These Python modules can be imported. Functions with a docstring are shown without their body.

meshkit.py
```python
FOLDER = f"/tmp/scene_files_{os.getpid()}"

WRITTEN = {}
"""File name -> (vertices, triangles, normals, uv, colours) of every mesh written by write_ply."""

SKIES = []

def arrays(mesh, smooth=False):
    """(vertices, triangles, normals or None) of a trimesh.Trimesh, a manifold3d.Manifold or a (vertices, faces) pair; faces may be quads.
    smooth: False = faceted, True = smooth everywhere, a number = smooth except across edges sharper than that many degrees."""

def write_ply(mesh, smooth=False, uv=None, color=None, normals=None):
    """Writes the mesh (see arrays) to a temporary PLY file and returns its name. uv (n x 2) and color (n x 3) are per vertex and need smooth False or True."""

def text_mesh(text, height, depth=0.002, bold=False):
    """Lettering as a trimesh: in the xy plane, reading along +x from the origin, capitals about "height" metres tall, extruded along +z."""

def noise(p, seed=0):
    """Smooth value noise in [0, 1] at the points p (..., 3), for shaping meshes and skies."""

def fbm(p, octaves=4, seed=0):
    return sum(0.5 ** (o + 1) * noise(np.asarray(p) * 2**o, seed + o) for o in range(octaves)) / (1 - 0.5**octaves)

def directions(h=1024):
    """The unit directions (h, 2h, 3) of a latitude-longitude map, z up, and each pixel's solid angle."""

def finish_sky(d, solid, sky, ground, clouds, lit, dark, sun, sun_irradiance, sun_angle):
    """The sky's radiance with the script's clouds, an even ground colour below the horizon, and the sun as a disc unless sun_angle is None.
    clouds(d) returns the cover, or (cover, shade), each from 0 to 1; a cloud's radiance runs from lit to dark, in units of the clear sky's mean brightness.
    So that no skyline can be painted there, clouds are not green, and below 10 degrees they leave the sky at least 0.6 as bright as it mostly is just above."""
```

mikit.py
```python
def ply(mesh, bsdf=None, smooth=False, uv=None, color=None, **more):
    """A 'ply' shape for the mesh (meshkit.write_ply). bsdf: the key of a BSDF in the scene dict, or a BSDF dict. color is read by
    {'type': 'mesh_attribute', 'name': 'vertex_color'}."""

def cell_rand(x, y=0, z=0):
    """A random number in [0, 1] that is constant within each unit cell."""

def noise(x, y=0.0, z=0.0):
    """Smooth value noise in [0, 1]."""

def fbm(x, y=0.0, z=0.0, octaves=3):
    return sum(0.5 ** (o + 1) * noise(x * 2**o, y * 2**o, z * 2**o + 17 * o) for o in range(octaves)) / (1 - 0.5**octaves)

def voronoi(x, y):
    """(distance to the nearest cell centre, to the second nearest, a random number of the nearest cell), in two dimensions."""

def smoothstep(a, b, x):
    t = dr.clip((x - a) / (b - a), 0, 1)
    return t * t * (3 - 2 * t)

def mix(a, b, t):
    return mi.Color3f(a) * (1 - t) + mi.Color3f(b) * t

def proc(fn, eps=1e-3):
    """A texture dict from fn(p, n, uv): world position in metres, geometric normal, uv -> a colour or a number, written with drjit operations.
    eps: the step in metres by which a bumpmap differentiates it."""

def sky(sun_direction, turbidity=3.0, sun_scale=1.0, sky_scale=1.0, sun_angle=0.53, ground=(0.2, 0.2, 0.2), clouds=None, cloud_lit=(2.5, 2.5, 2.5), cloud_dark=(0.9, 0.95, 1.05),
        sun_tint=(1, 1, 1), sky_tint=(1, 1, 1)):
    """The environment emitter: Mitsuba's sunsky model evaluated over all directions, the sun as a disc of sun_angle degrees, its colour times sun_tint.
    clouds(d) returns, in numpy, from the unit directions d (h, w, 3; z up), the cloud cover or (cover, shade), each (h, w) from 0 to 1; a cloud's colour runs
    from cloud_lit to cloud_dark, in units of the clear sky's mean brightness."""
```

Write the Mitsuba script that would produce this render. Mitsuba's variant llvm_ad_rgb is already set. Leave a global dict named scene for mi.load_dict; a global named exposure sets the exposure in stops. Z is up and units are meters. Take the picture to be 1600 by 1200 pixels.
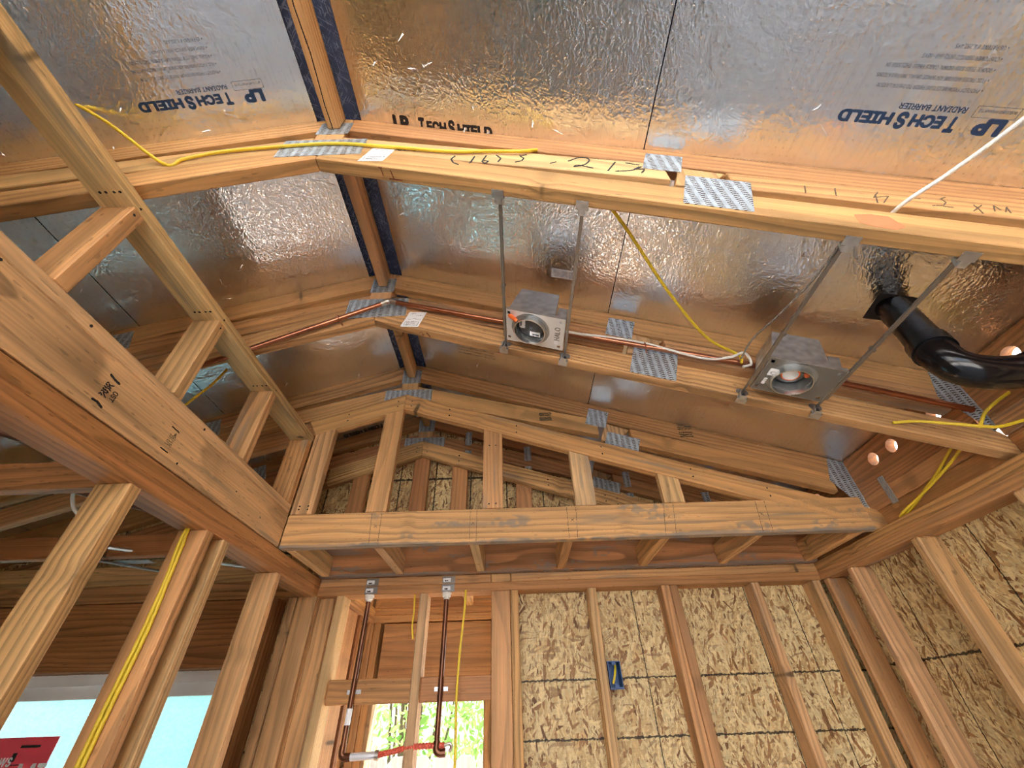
import math, random
import numpy as np, trimesh, drjit as dr, mitsuba as mi
import mikit, meshkit
from mikit import proc, noise, fbm, voronoi, cell_rand, smoothstep, mix
from shapely.geometry import Polygon, LineString, Point, box as sbox
from shapely.ops import unary_union

T = mi.ScalarTransform4f
scene, labels = {'type': 'scene'}, {}
C = 1.91                                   # height of the lens above the slab; coordinates below are measured from the lens

# ------------------------------------------------------------------ camera, sky, sun, exposure
def cam_rows(p, y, r):
    cp, sp, cy, sy, cr, sr = math.cos(p), math.sin(p), math.cos(y), math.sin(y), math.cos(r), math.sin(r)
    fw = np.array([sy*cp, cy*cp, sp]); rt = np.array([cy, -sy, 0.0]); up = np.cross(rt, fw)
    return cr*rt + sr*up, cr*up - sr*rt, fw
_rt, _up, _fw = cam_rows(*np.radians([39.423, 0.552, -2.042]))
scene['camera'] = {'type': 'perspective', 'fov_axis': 'x', 'fov': math.degrees(2*math.atan(800/640.16)), 'near_clip': 0.02, 'far_clip': 500.0,
                   'to_world': T().look_at(origin=[0, 0, C], target=[float(v) for v in np.array([0, 0, C]) + _fw], up=[float(v) for v in _up])}
exposure = 4.4
def cloud_cover(d):
    n = meshkit.fbm(d*3.0 + 5.0, 4, 3)
    return np.clip((n - 0.42)*4.0, 0, 1), np.clip((n - 0.6)*2, 0, 0.6)
scene['sky'] = mikit.sky([0.48, 0.31, 0.86], turbidity=3.0, sun_scale=1.0, sky_scale=1.0, sun_tint=(0.94, 1.0, 1.10), ground=(0.32, 0.31, 0.29), clouds=cloud_cover)

# ------------------------------------------------------------------ materials
def const(r, g, b): return {'type': 'rgb', 'value': [r, g, b]}
def principled(color, rough=0.6, metal=0.0, **more):
    return {'type': 'principled', 'base_color': color if isinstance(color, dict) else const(*color), 'roughness': rough, 'metallic': metal, **more}
def two(b): return {'type': 'twosided', 'bsdf': b}

def wood_fn(p, n, uv):
    seed = uv.x; d = dr.floor(uv.y); tone = dr.minimum((uv.y - d - 0.02)/0.96*0.94 + 0.06, 1.0)
    x, y, z = p.x, p.y, p.z
    k = 1/math.sqrt(10)
    s = dr.select(d < 0.5, x, dr.select(d < 1.5, y, dr.select(d < 2.5, z, dr.select(d < 3.5, (3*x - z)*k, (3*x + z)*k))))
    a = dr.select(d < 0.5, y, dr.select(d < 2.5, x, y))
    b = dr.select(d < 1.5, z, dr.select(d < 2.5, y, dr.select(d < 3.5, (x + 3*z)*k, (3*z - x)*k)))
    phi = cell_rand(seed, 3)*6.2832
    q = a*dr.cos(phi) + b*dr.sin(phi)
    warp = noise(s*1.1 + seed*3.7, a*9 + seed, b*9) + 0.35*noise(s*3.5 + seed, a*22, b*22 + seed)
    # knots: one in most half-metre cells, round on the wide face
    cs = s/0.42 + seed*1.37; ci = dr.floor(cs)
    ks = (cs - ci - 0.2 - 0.6*cell_rand(ci, seed, 5))*0.42
    ka = (noise(a*6 + cell_rand(ci, seed, 6)*9, seed) - 0.5)*0.16
    kb = (noise(b*6 + cell_rand(ci, seed, 7)*9, seed + 2) - 0.5)*0.16
    ax = cell_rand(ci, seed, 10) > 0.5
    kd = dr.sqrt(ks*ks + ka*ka*dr.select(ax, 1.0, 0.4) + kb*kb*dr.select(ax, 0.4, 1.0) + 1e-9) + dr.select(cell_rand(ci, seed, 8) > 0.60, 0.0, 1.0)
    kn = 1 - smoothstep(0.006, 0.013, kd)
    halo = 1 - smoothstep(0.0, 0.05, kd)
    f = (q*0.55 + warp*0.034 + halo*0.005)/(0.0085 + 0.006*cell_rand(seed, 9))
    f = f - dr.floor(f)
    ring = smoothstep(0.25, 0.92, f)*(1 - smoothstep(0.92, 1.0, f))
    fine = noise(s*9 + seed*7, a*260 + seed, b*260)
    blot = fbm(s*2.2 + seed*5, a*14, b*14 + seed)
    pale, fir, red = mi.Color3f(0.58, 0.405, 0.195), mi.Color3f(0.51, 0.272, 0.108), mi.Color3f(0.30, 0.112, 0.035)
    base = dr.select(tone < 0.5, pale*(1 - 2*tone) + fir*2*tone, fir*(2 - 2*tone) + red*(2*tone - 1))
    c = base*(1.0 - 0.46*ring*(0.45 + 0.55*cell_rand(seed, 11))*(0.5 + 0.8*noise(s*0.9 + seed, a*18, b*18)))*(0.84 + 0.30*fine)*(0.62 + 0.72*blot)
    c = c*mi.Color3f(1.0, 0.955 + 0.055*cell_rand(seed, 21), 0.88 + 0.18*cell_rand(seed, 22))
    c = c*(1 - 0.72*kn)*(1 - 0.18*halo)
    speck = smoothstep(0.86, 0.92, noise(s*34 + seed*2, a*150, b*150 + 3))
    c = c*(1 - 0.30*speck)
    grey = smoothstep(0.62, 0.78, fbm(s*2.6 + seed*2.3, a*26, b*26 + 9))*dr.select(cell_rand(seed, 14) > 0.6, 0.55, 0.0)
    return c*(1 - grey) + mi.Color3f(0.17, 0.15, 0.125)*grey
scene['wood'] = principled(proc(wood_fn), 0.62, specular=0.35)
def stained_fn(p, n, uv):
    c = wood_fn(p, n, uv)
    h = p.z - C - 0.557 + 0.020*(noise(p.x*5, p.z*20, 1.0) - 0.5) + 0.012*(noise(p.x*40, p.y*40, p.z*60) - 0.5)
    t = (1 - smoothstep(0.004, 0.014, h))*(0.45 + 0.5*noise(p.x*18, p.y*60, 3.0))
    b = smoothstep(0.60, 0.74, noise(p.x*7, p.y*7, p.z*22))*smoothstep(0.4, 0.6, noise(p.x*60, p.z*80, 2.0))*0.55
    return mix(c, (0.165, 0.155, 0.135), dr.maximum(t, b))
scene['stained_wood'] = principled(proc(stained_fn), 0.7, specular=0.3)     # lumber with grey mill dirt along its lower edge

def osb_maker(vlines, hlines, lw):
    def fn(p, n, uv):
        u, v = uv.x, uv.y
        wu, wv = u + 0.012*noise(u*14, v*14), v + 0.012*noise(u*14 + 7, v*14)
        best, col, edge = mi.Float(-1), mi.Float(0), mi.Float(1)
        for i, (ang, L, W) in enumerate(((1.50, 0.075, 0.0125), (1.25, 0.050, 0.0095), (1.80, 0.058, 0.0105), (1.02, 0.042, 0.009), (2.10, 0.045, 0.009), (0.45, 0.035, 0.010), (1.60, 0.030, 0.006))):
            ca, sa = math.cos(ang), math.sin(ang)
            f1, f2, r = voronoi((wu*ca + wv*sa)/L + i*11.3, (-wu*sa + wv*ca)/W + i*5.1)
            pr = cell_rand(r*9973, i, 2)
            on = pr > best
            col = dr.select(on, cell_rand(r*7919, i, 4), col)
            edge = dr.select(on, f2 - f1, edge)
            best = dr.maximum(best, pr)
        streak = noise(u*300, v*22)*0.5 + noise(u*40, v*300)*0.5
        pale, mid, brown, deep = mi.Color3f(0.57, 0.43, 0.215), mi.Color3f(0.46, 0.305, 0.128), mi.Color3f(0.27, 0.13, 0.047), mi.Color3f(0.14, 0.06, 0.022)
        c = dr.select(col < 0.52, pale, dr.select(col < 0.84, mid, dr.select(col < 0.965, brown, deep)))
        c = c*(0.82 + 0.36*streak)*(0.88 + 0.24*cell_rand(col*5077))
        ed = 1 - smoothstep(0.0, 0.12, edge)
        c = c*mi.Color3f(1 - 0.22*ed, 1 - 0.29*ed, 1 - 0.36*ed)
        chip = smoothstep(0.72, 0.80, noise(u*150 + 30*noise(u*9, v*9), v*75))
        c = mix(c, (0.20, 0.095, 0.035), 0.62*chip)
        m = mi.Float(0)
        fz = (noise(u*160, v*160) - 0.5)
        for a in vlines: m = dr.maximum(m, 1 - smoothstep(lw*0.6, lw*1.3, dr.abs(u - a + fz*0.003)))
        for b in hlines: m = dr.maximum(m, 1 - smoothstep(lw*1.1, lw*2.0, dr.abs(v - b + fz*0.007)))
        return c*(1 - 0.9*m)
    return fn
scene['osb_back'] = principled(proc(osb_maker([0.572, 1.125, 1.335], [0.132, -0.066], 0.0022)), 0.6, specular=0.4)
scene['osb_right'] = principled(proc(osb_maker([1.832, 1.42], [0.139, -0.27], 0.0024)), 0.6, specular=0.4)
scene['osb_gable'] = principled(proc(osb_maker([-0.863 + 0.208*i for i in range(-6, 14)], [0.715, 0.92, 1.115, 1.32], 0.0036)), 0.6, specular=0.4)

def foil_height(p, n, uv):
    u, v = uv.x, uv.y
    def crease(a, su, sv, o):
        ca, sa = math.cos(a), math.sin(a)
        t = noise((u*ca + v*sa)*su + o, (-u*sa + v*ca)*sv + o)
        r = 1 - dr.abs(2*t - 1)
        return r*r*r*r
    w = fbm(u*16, v*16)
    patch = smoothstep(0.35, 0.7, noise(u*4 + 2, v*4))
    h = 0.00050*(0.55 + 0.45*patch)*(crease(0.3, 55, 170, 1.0) + crease(1.2, 60, 160, 4.0) + crease(2.2, 55, 180, 9.0))
    h = h + 0.00042*noise(u*200, v*60) + 0.0022*w
    cu, cv = u*55.0, v*55.0
    du, dv = cu - dr.floor(cu) - 0.5, cv - dr.floor(cv) - 0.5
    h = h + 0.00020*(1 - smoothstep(0.10, 0.22, dr.sqrt(du*du + dv*dv)))
    return h
def foil_color(p, n, uv):
    u, v = uv.x, uv.y
    cu, cv = u*55.0, v*55.0
    du, dv = cu - dr.floor(cu) - 0.5, cv - dr.floor(cv) - 0.5
    dot = (1 - smoothstep(0.07, 0.17, dr.sqrt(du*du + dv*dv)))*smoothstep(0.3, 0.6, noise(u*7, v*7, 3.0))
    scr = smoothstep(0.62, 0.95, noise(u*330, v*14)) + smoothstep(0.70, 0.95, noise(u*16 + v*90, v*40 - u*200))
    g = 0.88 - 0.12*scr*noise(u*10, v*10, 6.0) - 0.13*dot*noise(u*31, v*31, 2.0)*1.6
    return mi.Color3f(g*0.975, g*0.99, g)
scene['foil'] = two({'type': 'bumpmap', 'arbitrary': {**proc(foil_height, 0.0012)}, 'scale': 1.0,
                 'bsdf': principled(proc(foil_color), 0.13, 1.0)})

def plate_fn(p, n, uv):
    u, v = uv.x/0.0262, uv.y/0.0088
    iu = dr.floor(u); fu = u - iu - 0.5
    vv = v + 0.9*dr.abs(fu - 0.1) + 0.5*(iu - 2*dr.floor(iu/2))
    fv = vv - dr.floor(vv) - 0.5
    slot = (1 - smoothstep(0.26, 0.33, dr.abs(fu)))*(1 - smoothstep(0.15, 0.27, dr.abs(fv)))
    sp = noise(uv.x*90, uv.y*90)
    c = mi.Color3f(0.46, 0.52, 0.56)*(0.78 + 0.36*sp)
    return c*(1 - slot) + mi.Color3f(0.10, 0.075, 0.06)*slot
scene['gusset'] = principled(proc(plate_fn), 0.45, 0.55)
scene['galvanized'] = principled(proc(lambda p, n, uv: mi.Color3f(0.55, 0.56, 0.56)*(0.7 + 0.5*noise(p.x*70, p.y*70, p.z*70))), 0.36, 0.9)
scene['dull_steel'] = principled((0.27, 0.255, 0.235), 0.38, 0.85)
scene['chrome'] = principled((0.80, 0.80, 0.79), 0.22, 1.0)
scene['painted_plate'] = principled((0.66, 0.66, 0.64), 0.40, 0.35)
scene['grey_plate'] = principled((0.20, 0.20, 0.19), 0.38, 0.6)
scene['dark_inside'] = principled((0.045, 0.045, 0.045), 0.5)
scene['can_wall'] = two(principled((0.30, 0.31, 0.30), 0.4, 0.7))
def copper_fn(p, n, uv):
    t = noise(p.x*9, p.y*9, p.z*9)
    return mix((0.52, 0.21, 0.11), (0.24, 0.085, 0.045), t)
scene['copper'] = principled(proc(copper_fn), 0.27, 0.95)
scene['old_copper'] = principled(proc(lambda p, n, uv: mix((0.22, 0.085, 0.04), (0.09, 0.04, 0.025), noise(p.x*14, p.y*14, p.z*14))), 0.27, 0.75)
scene['solder'] = principled((0.55, 0.50, 0.44), 0.3, 0.9)
scene['black_plastic'] = principled((0.004, 0.004, 0.005), 0.14, specular=0.45)
scene['yellow_cable'] = principled((0.70, 0.50, 0.03), 0.45)
scene['white_cable'] = principled((0.62, 0.60, 0.54), 0.45)
scene['grey_cable'] = principled((0.25, 0.23, 0.20), 0.45)
scene['white_plastic'] = principled((0.72, 0.70, 0.62), 0.4)
scene['blue_plastic'] = principled((0.006, 0.045, 0.16), 0.35)
scene['orange_plastic'] = principled((0.85, 0.16, 0.03), 0.4)
scene['red_plastic'] = principled((0.62, 0.10, 0.06), 0.4)
scene['silver_sleeve'] = principled((0.72, 0.72, 0.74), 0.35, 0.4)
scene['ink_navy'] = principled((0.010, 0.038, 0.105), 0.5)
scene['ink_grey'] = principled((0.085, 0.10, 0.135), 0.5)
scene['ink_black'] = principled((0.012, 0.010, 0.010), 0.7)
scene['ink_red'] = principled((0.16, 0.025, 0.012), 0.7)
scene['ink_pencil'] = principled((0.10, 0.06, 0.035), 0.8)
scene['paper'] = principled((0.76, 0.76, 0.75), 0.6)
scene['sticker_red'] = two(principled((0.80, 0.085, 0.12), 0.5))
scene['sticker_white'] = principled((0.82, 0.80, 0.80), 0.5)
scene['vinyl'] = principled((0.74, 0.74, 0.73), 0.4)
def felt_fn(p, n, uv):
    t = mi.Float(0)
    for i, g in enumerate((0.5, 1.4, 2.3)):
        cg, sg = math.cos(g), math.sin(g)
        q = noise((p.x*cg + p.y*sg)*38, (p.y*cg - p.x*sg)*420, 3.0*i)
        t = dr.maximum(t, smoothstep(0.72, 0.92, q))
    m = noise(p.x*60, p.y*60, 1.0)
    return mix((0.050, 0.068, 0.135), (0.24, 0.27, 0.34), t*0.8)*(0.75 + 0.5*m)
scene['felt'] = two(principled(proc(felt_fn), 0.75))
scene['core'] = two(principled((0.022, 0.017, 0.013), 0.8))
scene['stain'] = principled((0.50, 0.17, 0.07), 0.6)
def slab_fn(p, n, uv):
    t = fbm(p.x*3, p.y*3, 1.0, octaves=4)
    return mix((0.40, 0.435, 0.47), (0.53, 0.56, 0.585), t)
scene['slab'] = principled(proc(slab_fn), 0.55)
scene['dirt'] = principled(proc(lambda p, n, uv: mix((0.76, 0.75, 0.73), (0.64, 0.63, 0.61), fbm(p.x*2, p.y*2, 0.0))), 0.9)
scene['frosted'] = {'type': 'principledthin', 'base_color': proc(lambda p, n, uv: mix((0.38, 0.78, 0.85), (0.47, 0.87, 0.92), noise(p.x*160, p.z*160, 1.0))), 'roughness': 0.5, 'diff_trans': 1.25, 'spec_trans': 0.0}
def picket_fn(p, n, uv):
    t = noise(p.x*120 + uv.x, 1.0, p.z*6); s = noise(p.x*16 + uv.x, 2.0, p.z*2)
    return mix((0.62, 0.63, 0.65), (0.40, 0.41, 0.43), t*0.6 + 0.4*s)
scene['weathered'] = principled(proc(picket_fn), 0.8)
scene['leaf'] = {'type': 'principledthin', 'base_color': proc(lambda p, n, uv: mix((0.20, 0.38, 0.09), (0.44, 0.60, 0.22), cell_rand(uv.x*97, 2))), 'roughness': 0.5, 'diff_trans': 0.9}
scene['bark'] = principled((0.13, 0.09, 0.06), 0.9)
scene['stucco'] = principled((0.55, 0.50, 0.44), 0.9)

# ------------------------------------------------------------------ helpers
rng = np.random.default_rng(7)
def numbered(k):
    if k not in scene and k not in used: used.add(k); return k
    i = 1
    while f'{k}_{i:03d}' in scene or f'{k}_{i:03d}' in used: i += 1
    used.add(f'{k}_{i:03d}'); return f'{k}_{i:03d}'
used = set()
def thing(name, label, category, group=None, kind=None):
    k = numbered(name)
    labels[k] = {'label': label, 'category': category}
    if group: labels[k]['group'] = group
    if kind: labels[k]['kind'] = kind
    return k
def structure(name, label, category):
    k = numbered(name)
    labels[k] = {'label': label, 'category': category, 'kind': 'structure'}
    return k
def put(name, parent, mesh, mat, smooth=False, uv=None, label=None, kind=None):
    k = numbered(parent + '__' + name) if parent else numbered(name)
    v, f = (np.array(mesh.vertices, float), np.array(mesh.faces)) if hasattr(mesh, 'vertices') else (np.array(mesh[0], float), np.array(mesh[1]))
    v = v + [0, 0, C]
    scene[k] = mikit.ply(trimesh.Trimesh(v, f, process=False), mat, smooth=smooth, uv=uv)
    if label or kind: labels[k] = {}
    if label: labels[k]['label'] = label
    if kind: labels[k]['kind'] = kind
    return k
def single(name, mesh, mat, label, category, group=None, smooth=False, uv=None, kind=None):
    k = numbered(name)
    v = np.array(mesh.vertices, float) + [0, 0, C]
    scene[k] = mikit.ply(trimesh.Trimesh(v, np.array(mesh.faces), process=False), mat, smooth=smooth, uv=uv)
    labels[k] = {'label': label, 'category': category}
    if group: labels[k]['group'] = group
    if kind: labels[k]['kind'] = kind
    return k
cat = trimesh.util.concatenate
DIRS = {'x': 0, 'y': 1, 'z': 2, 'r': 3, 'l': 4}
def wuv(n, d, tone):
    tone = min(0.98, max(0.02, tone + rng.uniform(-0.10, 0.10)))
    return np.tile([rng.integers(1, 400) + 0.5, DIRS[d] + 0.02 + 0.96*tone], (n, 1))
def hull(points): return trimesh.convex.convex_hull(np.asarray(points))
def cbox(x0, x1, y0, y1, z0, z1, c=0.002):
    """A box with eased edges."""
    p = []
    lo, hi = np.array([x0, y0, z0]), np.array([x1, y1, z1])
    c = min(c, 0.4*float((hi - lo).min()))
    for s in np.ndindex(2, 2, 2):
        q = np.where(s, hi, lo); sg = np.where(s, -1, 1)
        for a in range(3):
            o = sg*c; o[a] = 0
            p.append(q + o)
    return hull(p)
def box(x0, x1, y0, y1, z0, z1):
    m = trimesh.creation.box([x1 - x0, y1 - y0, z1 - z0]); m.apply_translation([(x0 + x1)/2, (y0 + y1)/2, (z0 + z1)/2]); return m
def lumber(name, parent, x0, x1, y0, y1, z0, z1, d, tone=0.4, label=None, c=0.0025, mat='wood'):
    m = cbox(x0, x1, y0, y1, z0, z1, c)
    return put(name, parent, m, mat, uv=wuv(len(m.vertices), d, tone), label=label)
def prism_xz(poly, y0, y1, c=0.002):
    """A convex outline in the xz plane, run from y0 to y1 with eased ends."""
    P = Polygon(poly); P = P if P.exterior.is_ccw else Polygon(list(P.exterior.coords)[::-1])
    full = np.array(P.exterior.coords)[:-1]; ins = np.array(P.buffer(-c, join_style=2).exterior.coords)[:-1]
    pts = [(a, y0 + c, b) for a, b in full] + [(a, y1 - c, b) for a, b in full] + [(a, y0, b) for a, b in ins] + [(a, y1, b) for a, b in ins]
    return hull(pts)
def chord(name, parent, poly, y0, y1, d, tone=0.4, label=None):
    m = prism_xz(poly, y0, y1)
    return put(name, parent, m, 'wood', uv=wuv(len(m.vertices), d, tone), label=label)
def extrude(poly, depth, origin, e1, e2, e3):
    m = trimesh.creation.extrude_polygon(poly, depth, engine='earcut')
    v = np.array(m.vertices)
    M = np.array([e1, e2, e3], float)
    return trimesh.Trimesh(np.asarray(origin) + v @ M, m.faces if np.linalg.det(M) > 0 else m.faces[:, ::-1], process=False)
def spline(P, n=10):
    P = np.asarray(P, float)
    if len(P) < 3: return np.linspace(P[0], P[-1], n)
    Q = np.vstack([2*P[0] - P[1], P, 2*P[-1] - P[-2]]); out = []
    for i in range(1, len(Q) - 2):
        t = np.linspace(0, 1, n, endpoint=False)[:, None]
        a, b, c, d = Q[i - 1:i + 3]
        out.append(0.5*(2*b + (c - a)*t + (2*a - 5*b + 4*c - d)*t*t + (3*b - a - 3*c + d)*t**3))
    return np.vstack(out + [P[-1:]])
def tube(P, r, sides=10, close=True):
    P = np.asarray(P, float)
    t = np.gradient(P, axis=0); t /= np.linalg.norm(t, axis=1, keepdims=True)
    a = np.cross(t[0], [0, 0, 1.0] if abs(t[0][2]) < 0.9 else [1.0, 0, 0]); A = []
    for k in range(len(P)):
        a = a - t[k]*(a @ t[k]); a /= np.linalg.norm(a); A.append(a.copy())
    A = np.array(A); B = np.cross(t, A); g = np.arange(sides)*2*np.pi/sides
    rr = np.broadcast_to(r, (len(P),))[:, None, None]
    v = (P[:, None] + rr*(np.cos(g)[None, :, None]*A[:, None] + np.sin(g)[None, :, None]*B[:, None])).reshape(-1, 3)
    i, j = np.meshgrid(np.arange(len(P) - 1), np.arange(sides), indexing='ij')
    q = np.stack([i*sides + j, i*sides + (j + 1) % sides, (i + 1)*sides + (j + 1) % sides, (i + 1)*sides + j], -1).reshape(-1, 4)
    f = np.vstack([q[:, [0, 1, 2]], q[:, [0, 2, 3]]])
    if close:
        v = np.vstack([v, P[:1], P[-1:]]); n0 = len(v) - 2
        j = np.arange(sides); e = (len(P) - 1)*sides
        f = np.vstack([f, np.stack([(j + 1) % sides, j, j*0 + n0], 1), np.stack([e + j, e + (j + 1) % sides, j*0 + n0 + 1], 1)])
    return trimesh.Trimesh(v, f, process=False)
def rod(p, q, r, sides=12): return tube(np.linspace(p, q, 2), r, sides)
def unit(v): v = np.asarray(v, float); return v/np.linalg.norm(v)
def lettering(text, h, length, origin, right, up, bold=False, depth=0.0005):
    """Flat lettering: 'origin' is the lower left end of the baseline, 'length' its run; it lies on the surface and reads towards right x up."""
    m = meshkit.text_mesh(text, h, depth, bold)
    v = np.array(m.vertices); e1, e2 = unit(right), unit(up); e3 = np.cross(e1, e2)
    s = length/max(v[:, 0].max(), 1e-6) if length else 1.0
    w = np.asarray(origin) + v[:, :1]*s*e1 + v[:, 1:2]*e2 + v[:, 2:]*e3
    return trimesh.Trimesh(w, m.faces, process=False)
def strokes(lines, w, origin, right, up, depth=0.0005):
    """Pen strokes: polylines in the surface's own metres."""
    e1, e2 = unit(right), unit(up); e3 = np.cross(e1, e2); out = []
    for l in lines:
        g = LineString(l).buffer(w/2, cap_style=1, resolution=2)
        out.append(extrude(g, depth, origin, e1, e2, e3))
    return cat(out)

R10 = math.sqrt(10)
XR = -0.531                                            # the ridge
def zf(x): return 1.566 - abs(x - XR)/3               # underside of the roof sheathing
def zc(x): return 1.250 - abs(x - XR)/3               # underside of the scissor bottom chords
TR = [0.4845, 1.093, 1.7025]                           # near faces of the three trusses in view

# ================================================================== SETTING
# ---- floor and ground
single('floor', box(-4.2, 1.60, -3.4, 2.95, -C - 0.12, -C), 'slab', 'bare grey concrete slab under the framed room', 'floor', kind='structure')
single('ground', box(-14, 14, -14, 14, -C - 0.32, -C - 0.125), 'dirt', 'pale bare ground around the building', 'ground', kind='structure')

# ---- ceiling: foil-faced sheathing on both slopes, ridge vent gap with felt above
ceil = structure('ceiling', 'silver foil faced roof sheathing between the trusses', 'ceiling')
def slope_panel(side, xa, xb, y0, y1):
    """A sheathing sheet on the right (+1) or left (-1) slope from xa to xb."""
    e1 = unit([3, 0, -side]) if side > 0 else unit([3, 0, 1]); nrm = unit([side, 0, 3]) if side > 0 else unit([-1, 0, 3])
    za, zb = zf(xa), zf(xb)
    g = 0.0015
    n = 2
    A, B = np.array([xa + g, y0 + g, za]), np.array([xb - g, y0 + g, 0])
    A[2], B[2] = zf(A[0]), zf(B[0])
    L, W = np.linalg.norm(B - A), y1 - y0 - 2*g
    o = A
    quad = np.array([o, o + e1*L, o + e1*L + [0, W, 0], o + [0, W, 0]])
    uv = np.array([[xa, y0], [xa + L, y0], [xa + L, y0 + W], [xa, y0 + W]]) + [side*3.0 + 5, 10]
    th = quad + nrm*0.0006
    v = np.vstack([quad, th]); f = [[0, 2, 1], [0, 3, 2], [4, 5, 6], [4, 6, 7], [0, 1, 5], [0, 5, 4], [1, 2, 6], [1, 6, 5], [2, 3, 7], [2, 7, 6], [3, 0, 4], [3, 4, 7]]
    k = put('panel', ceil, (v, np.array(f)), 'foil', uv=np.vstack([uv, uv]))
    v2 = np.vstack([th, th + nrm*0.022])
    put('core', k, (v2, np.array(f)), 'core')
    return k
ys = [-3.4, -1.9, 0.503, 2.95]
for xa, xb in ((-0.462, 0.406), (0.406, 1.563), (1.563, 2.02)):
    for a, b in zip(ys[:-1], ys[1:]): slope_panel(1, xa, xb, a, b)
for xa, xb in ((-1.464, -0.604), (-2.62, -1.464), (-3.78, -2.62), (-4.6, -3.78)):
    for a, b in zip(ys[:-1], ys[1:]): slope_panel(-1, xa, xb, a, b)
def felt_sheet(side, xa, xb, lift):
    e = 0.0255 + lift
    v = np.array([[xa, -3.4, zf(xa) + e], [xb, -3.4, zf(xb) + e], [xb, 2.97, zf(xb) + e], [xa, 2.97, zf(xa) + e]])
    v = np.vstack([v, v + [0, 0, 0.004]])
    f = np.array([[0, 2, 1], [0, 3, 2], [4, 5, 6], [4, 6, 7], [0, 1, 5], [0, 5, 4], [1, 2, 6], [1, 6, 5], [2, 3, 7], [2, 7, 6], [3, 0, 4], [3, 4, 7]])
    put('underlayment', ceil, (v, f), 'felt', label='dark blue fibrous underlayment in the ridge gap')
felt_sheet(1, XR, 2.03, 0.0); felt_sheet(-1, -4.62, XR, 0.0)

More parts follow.
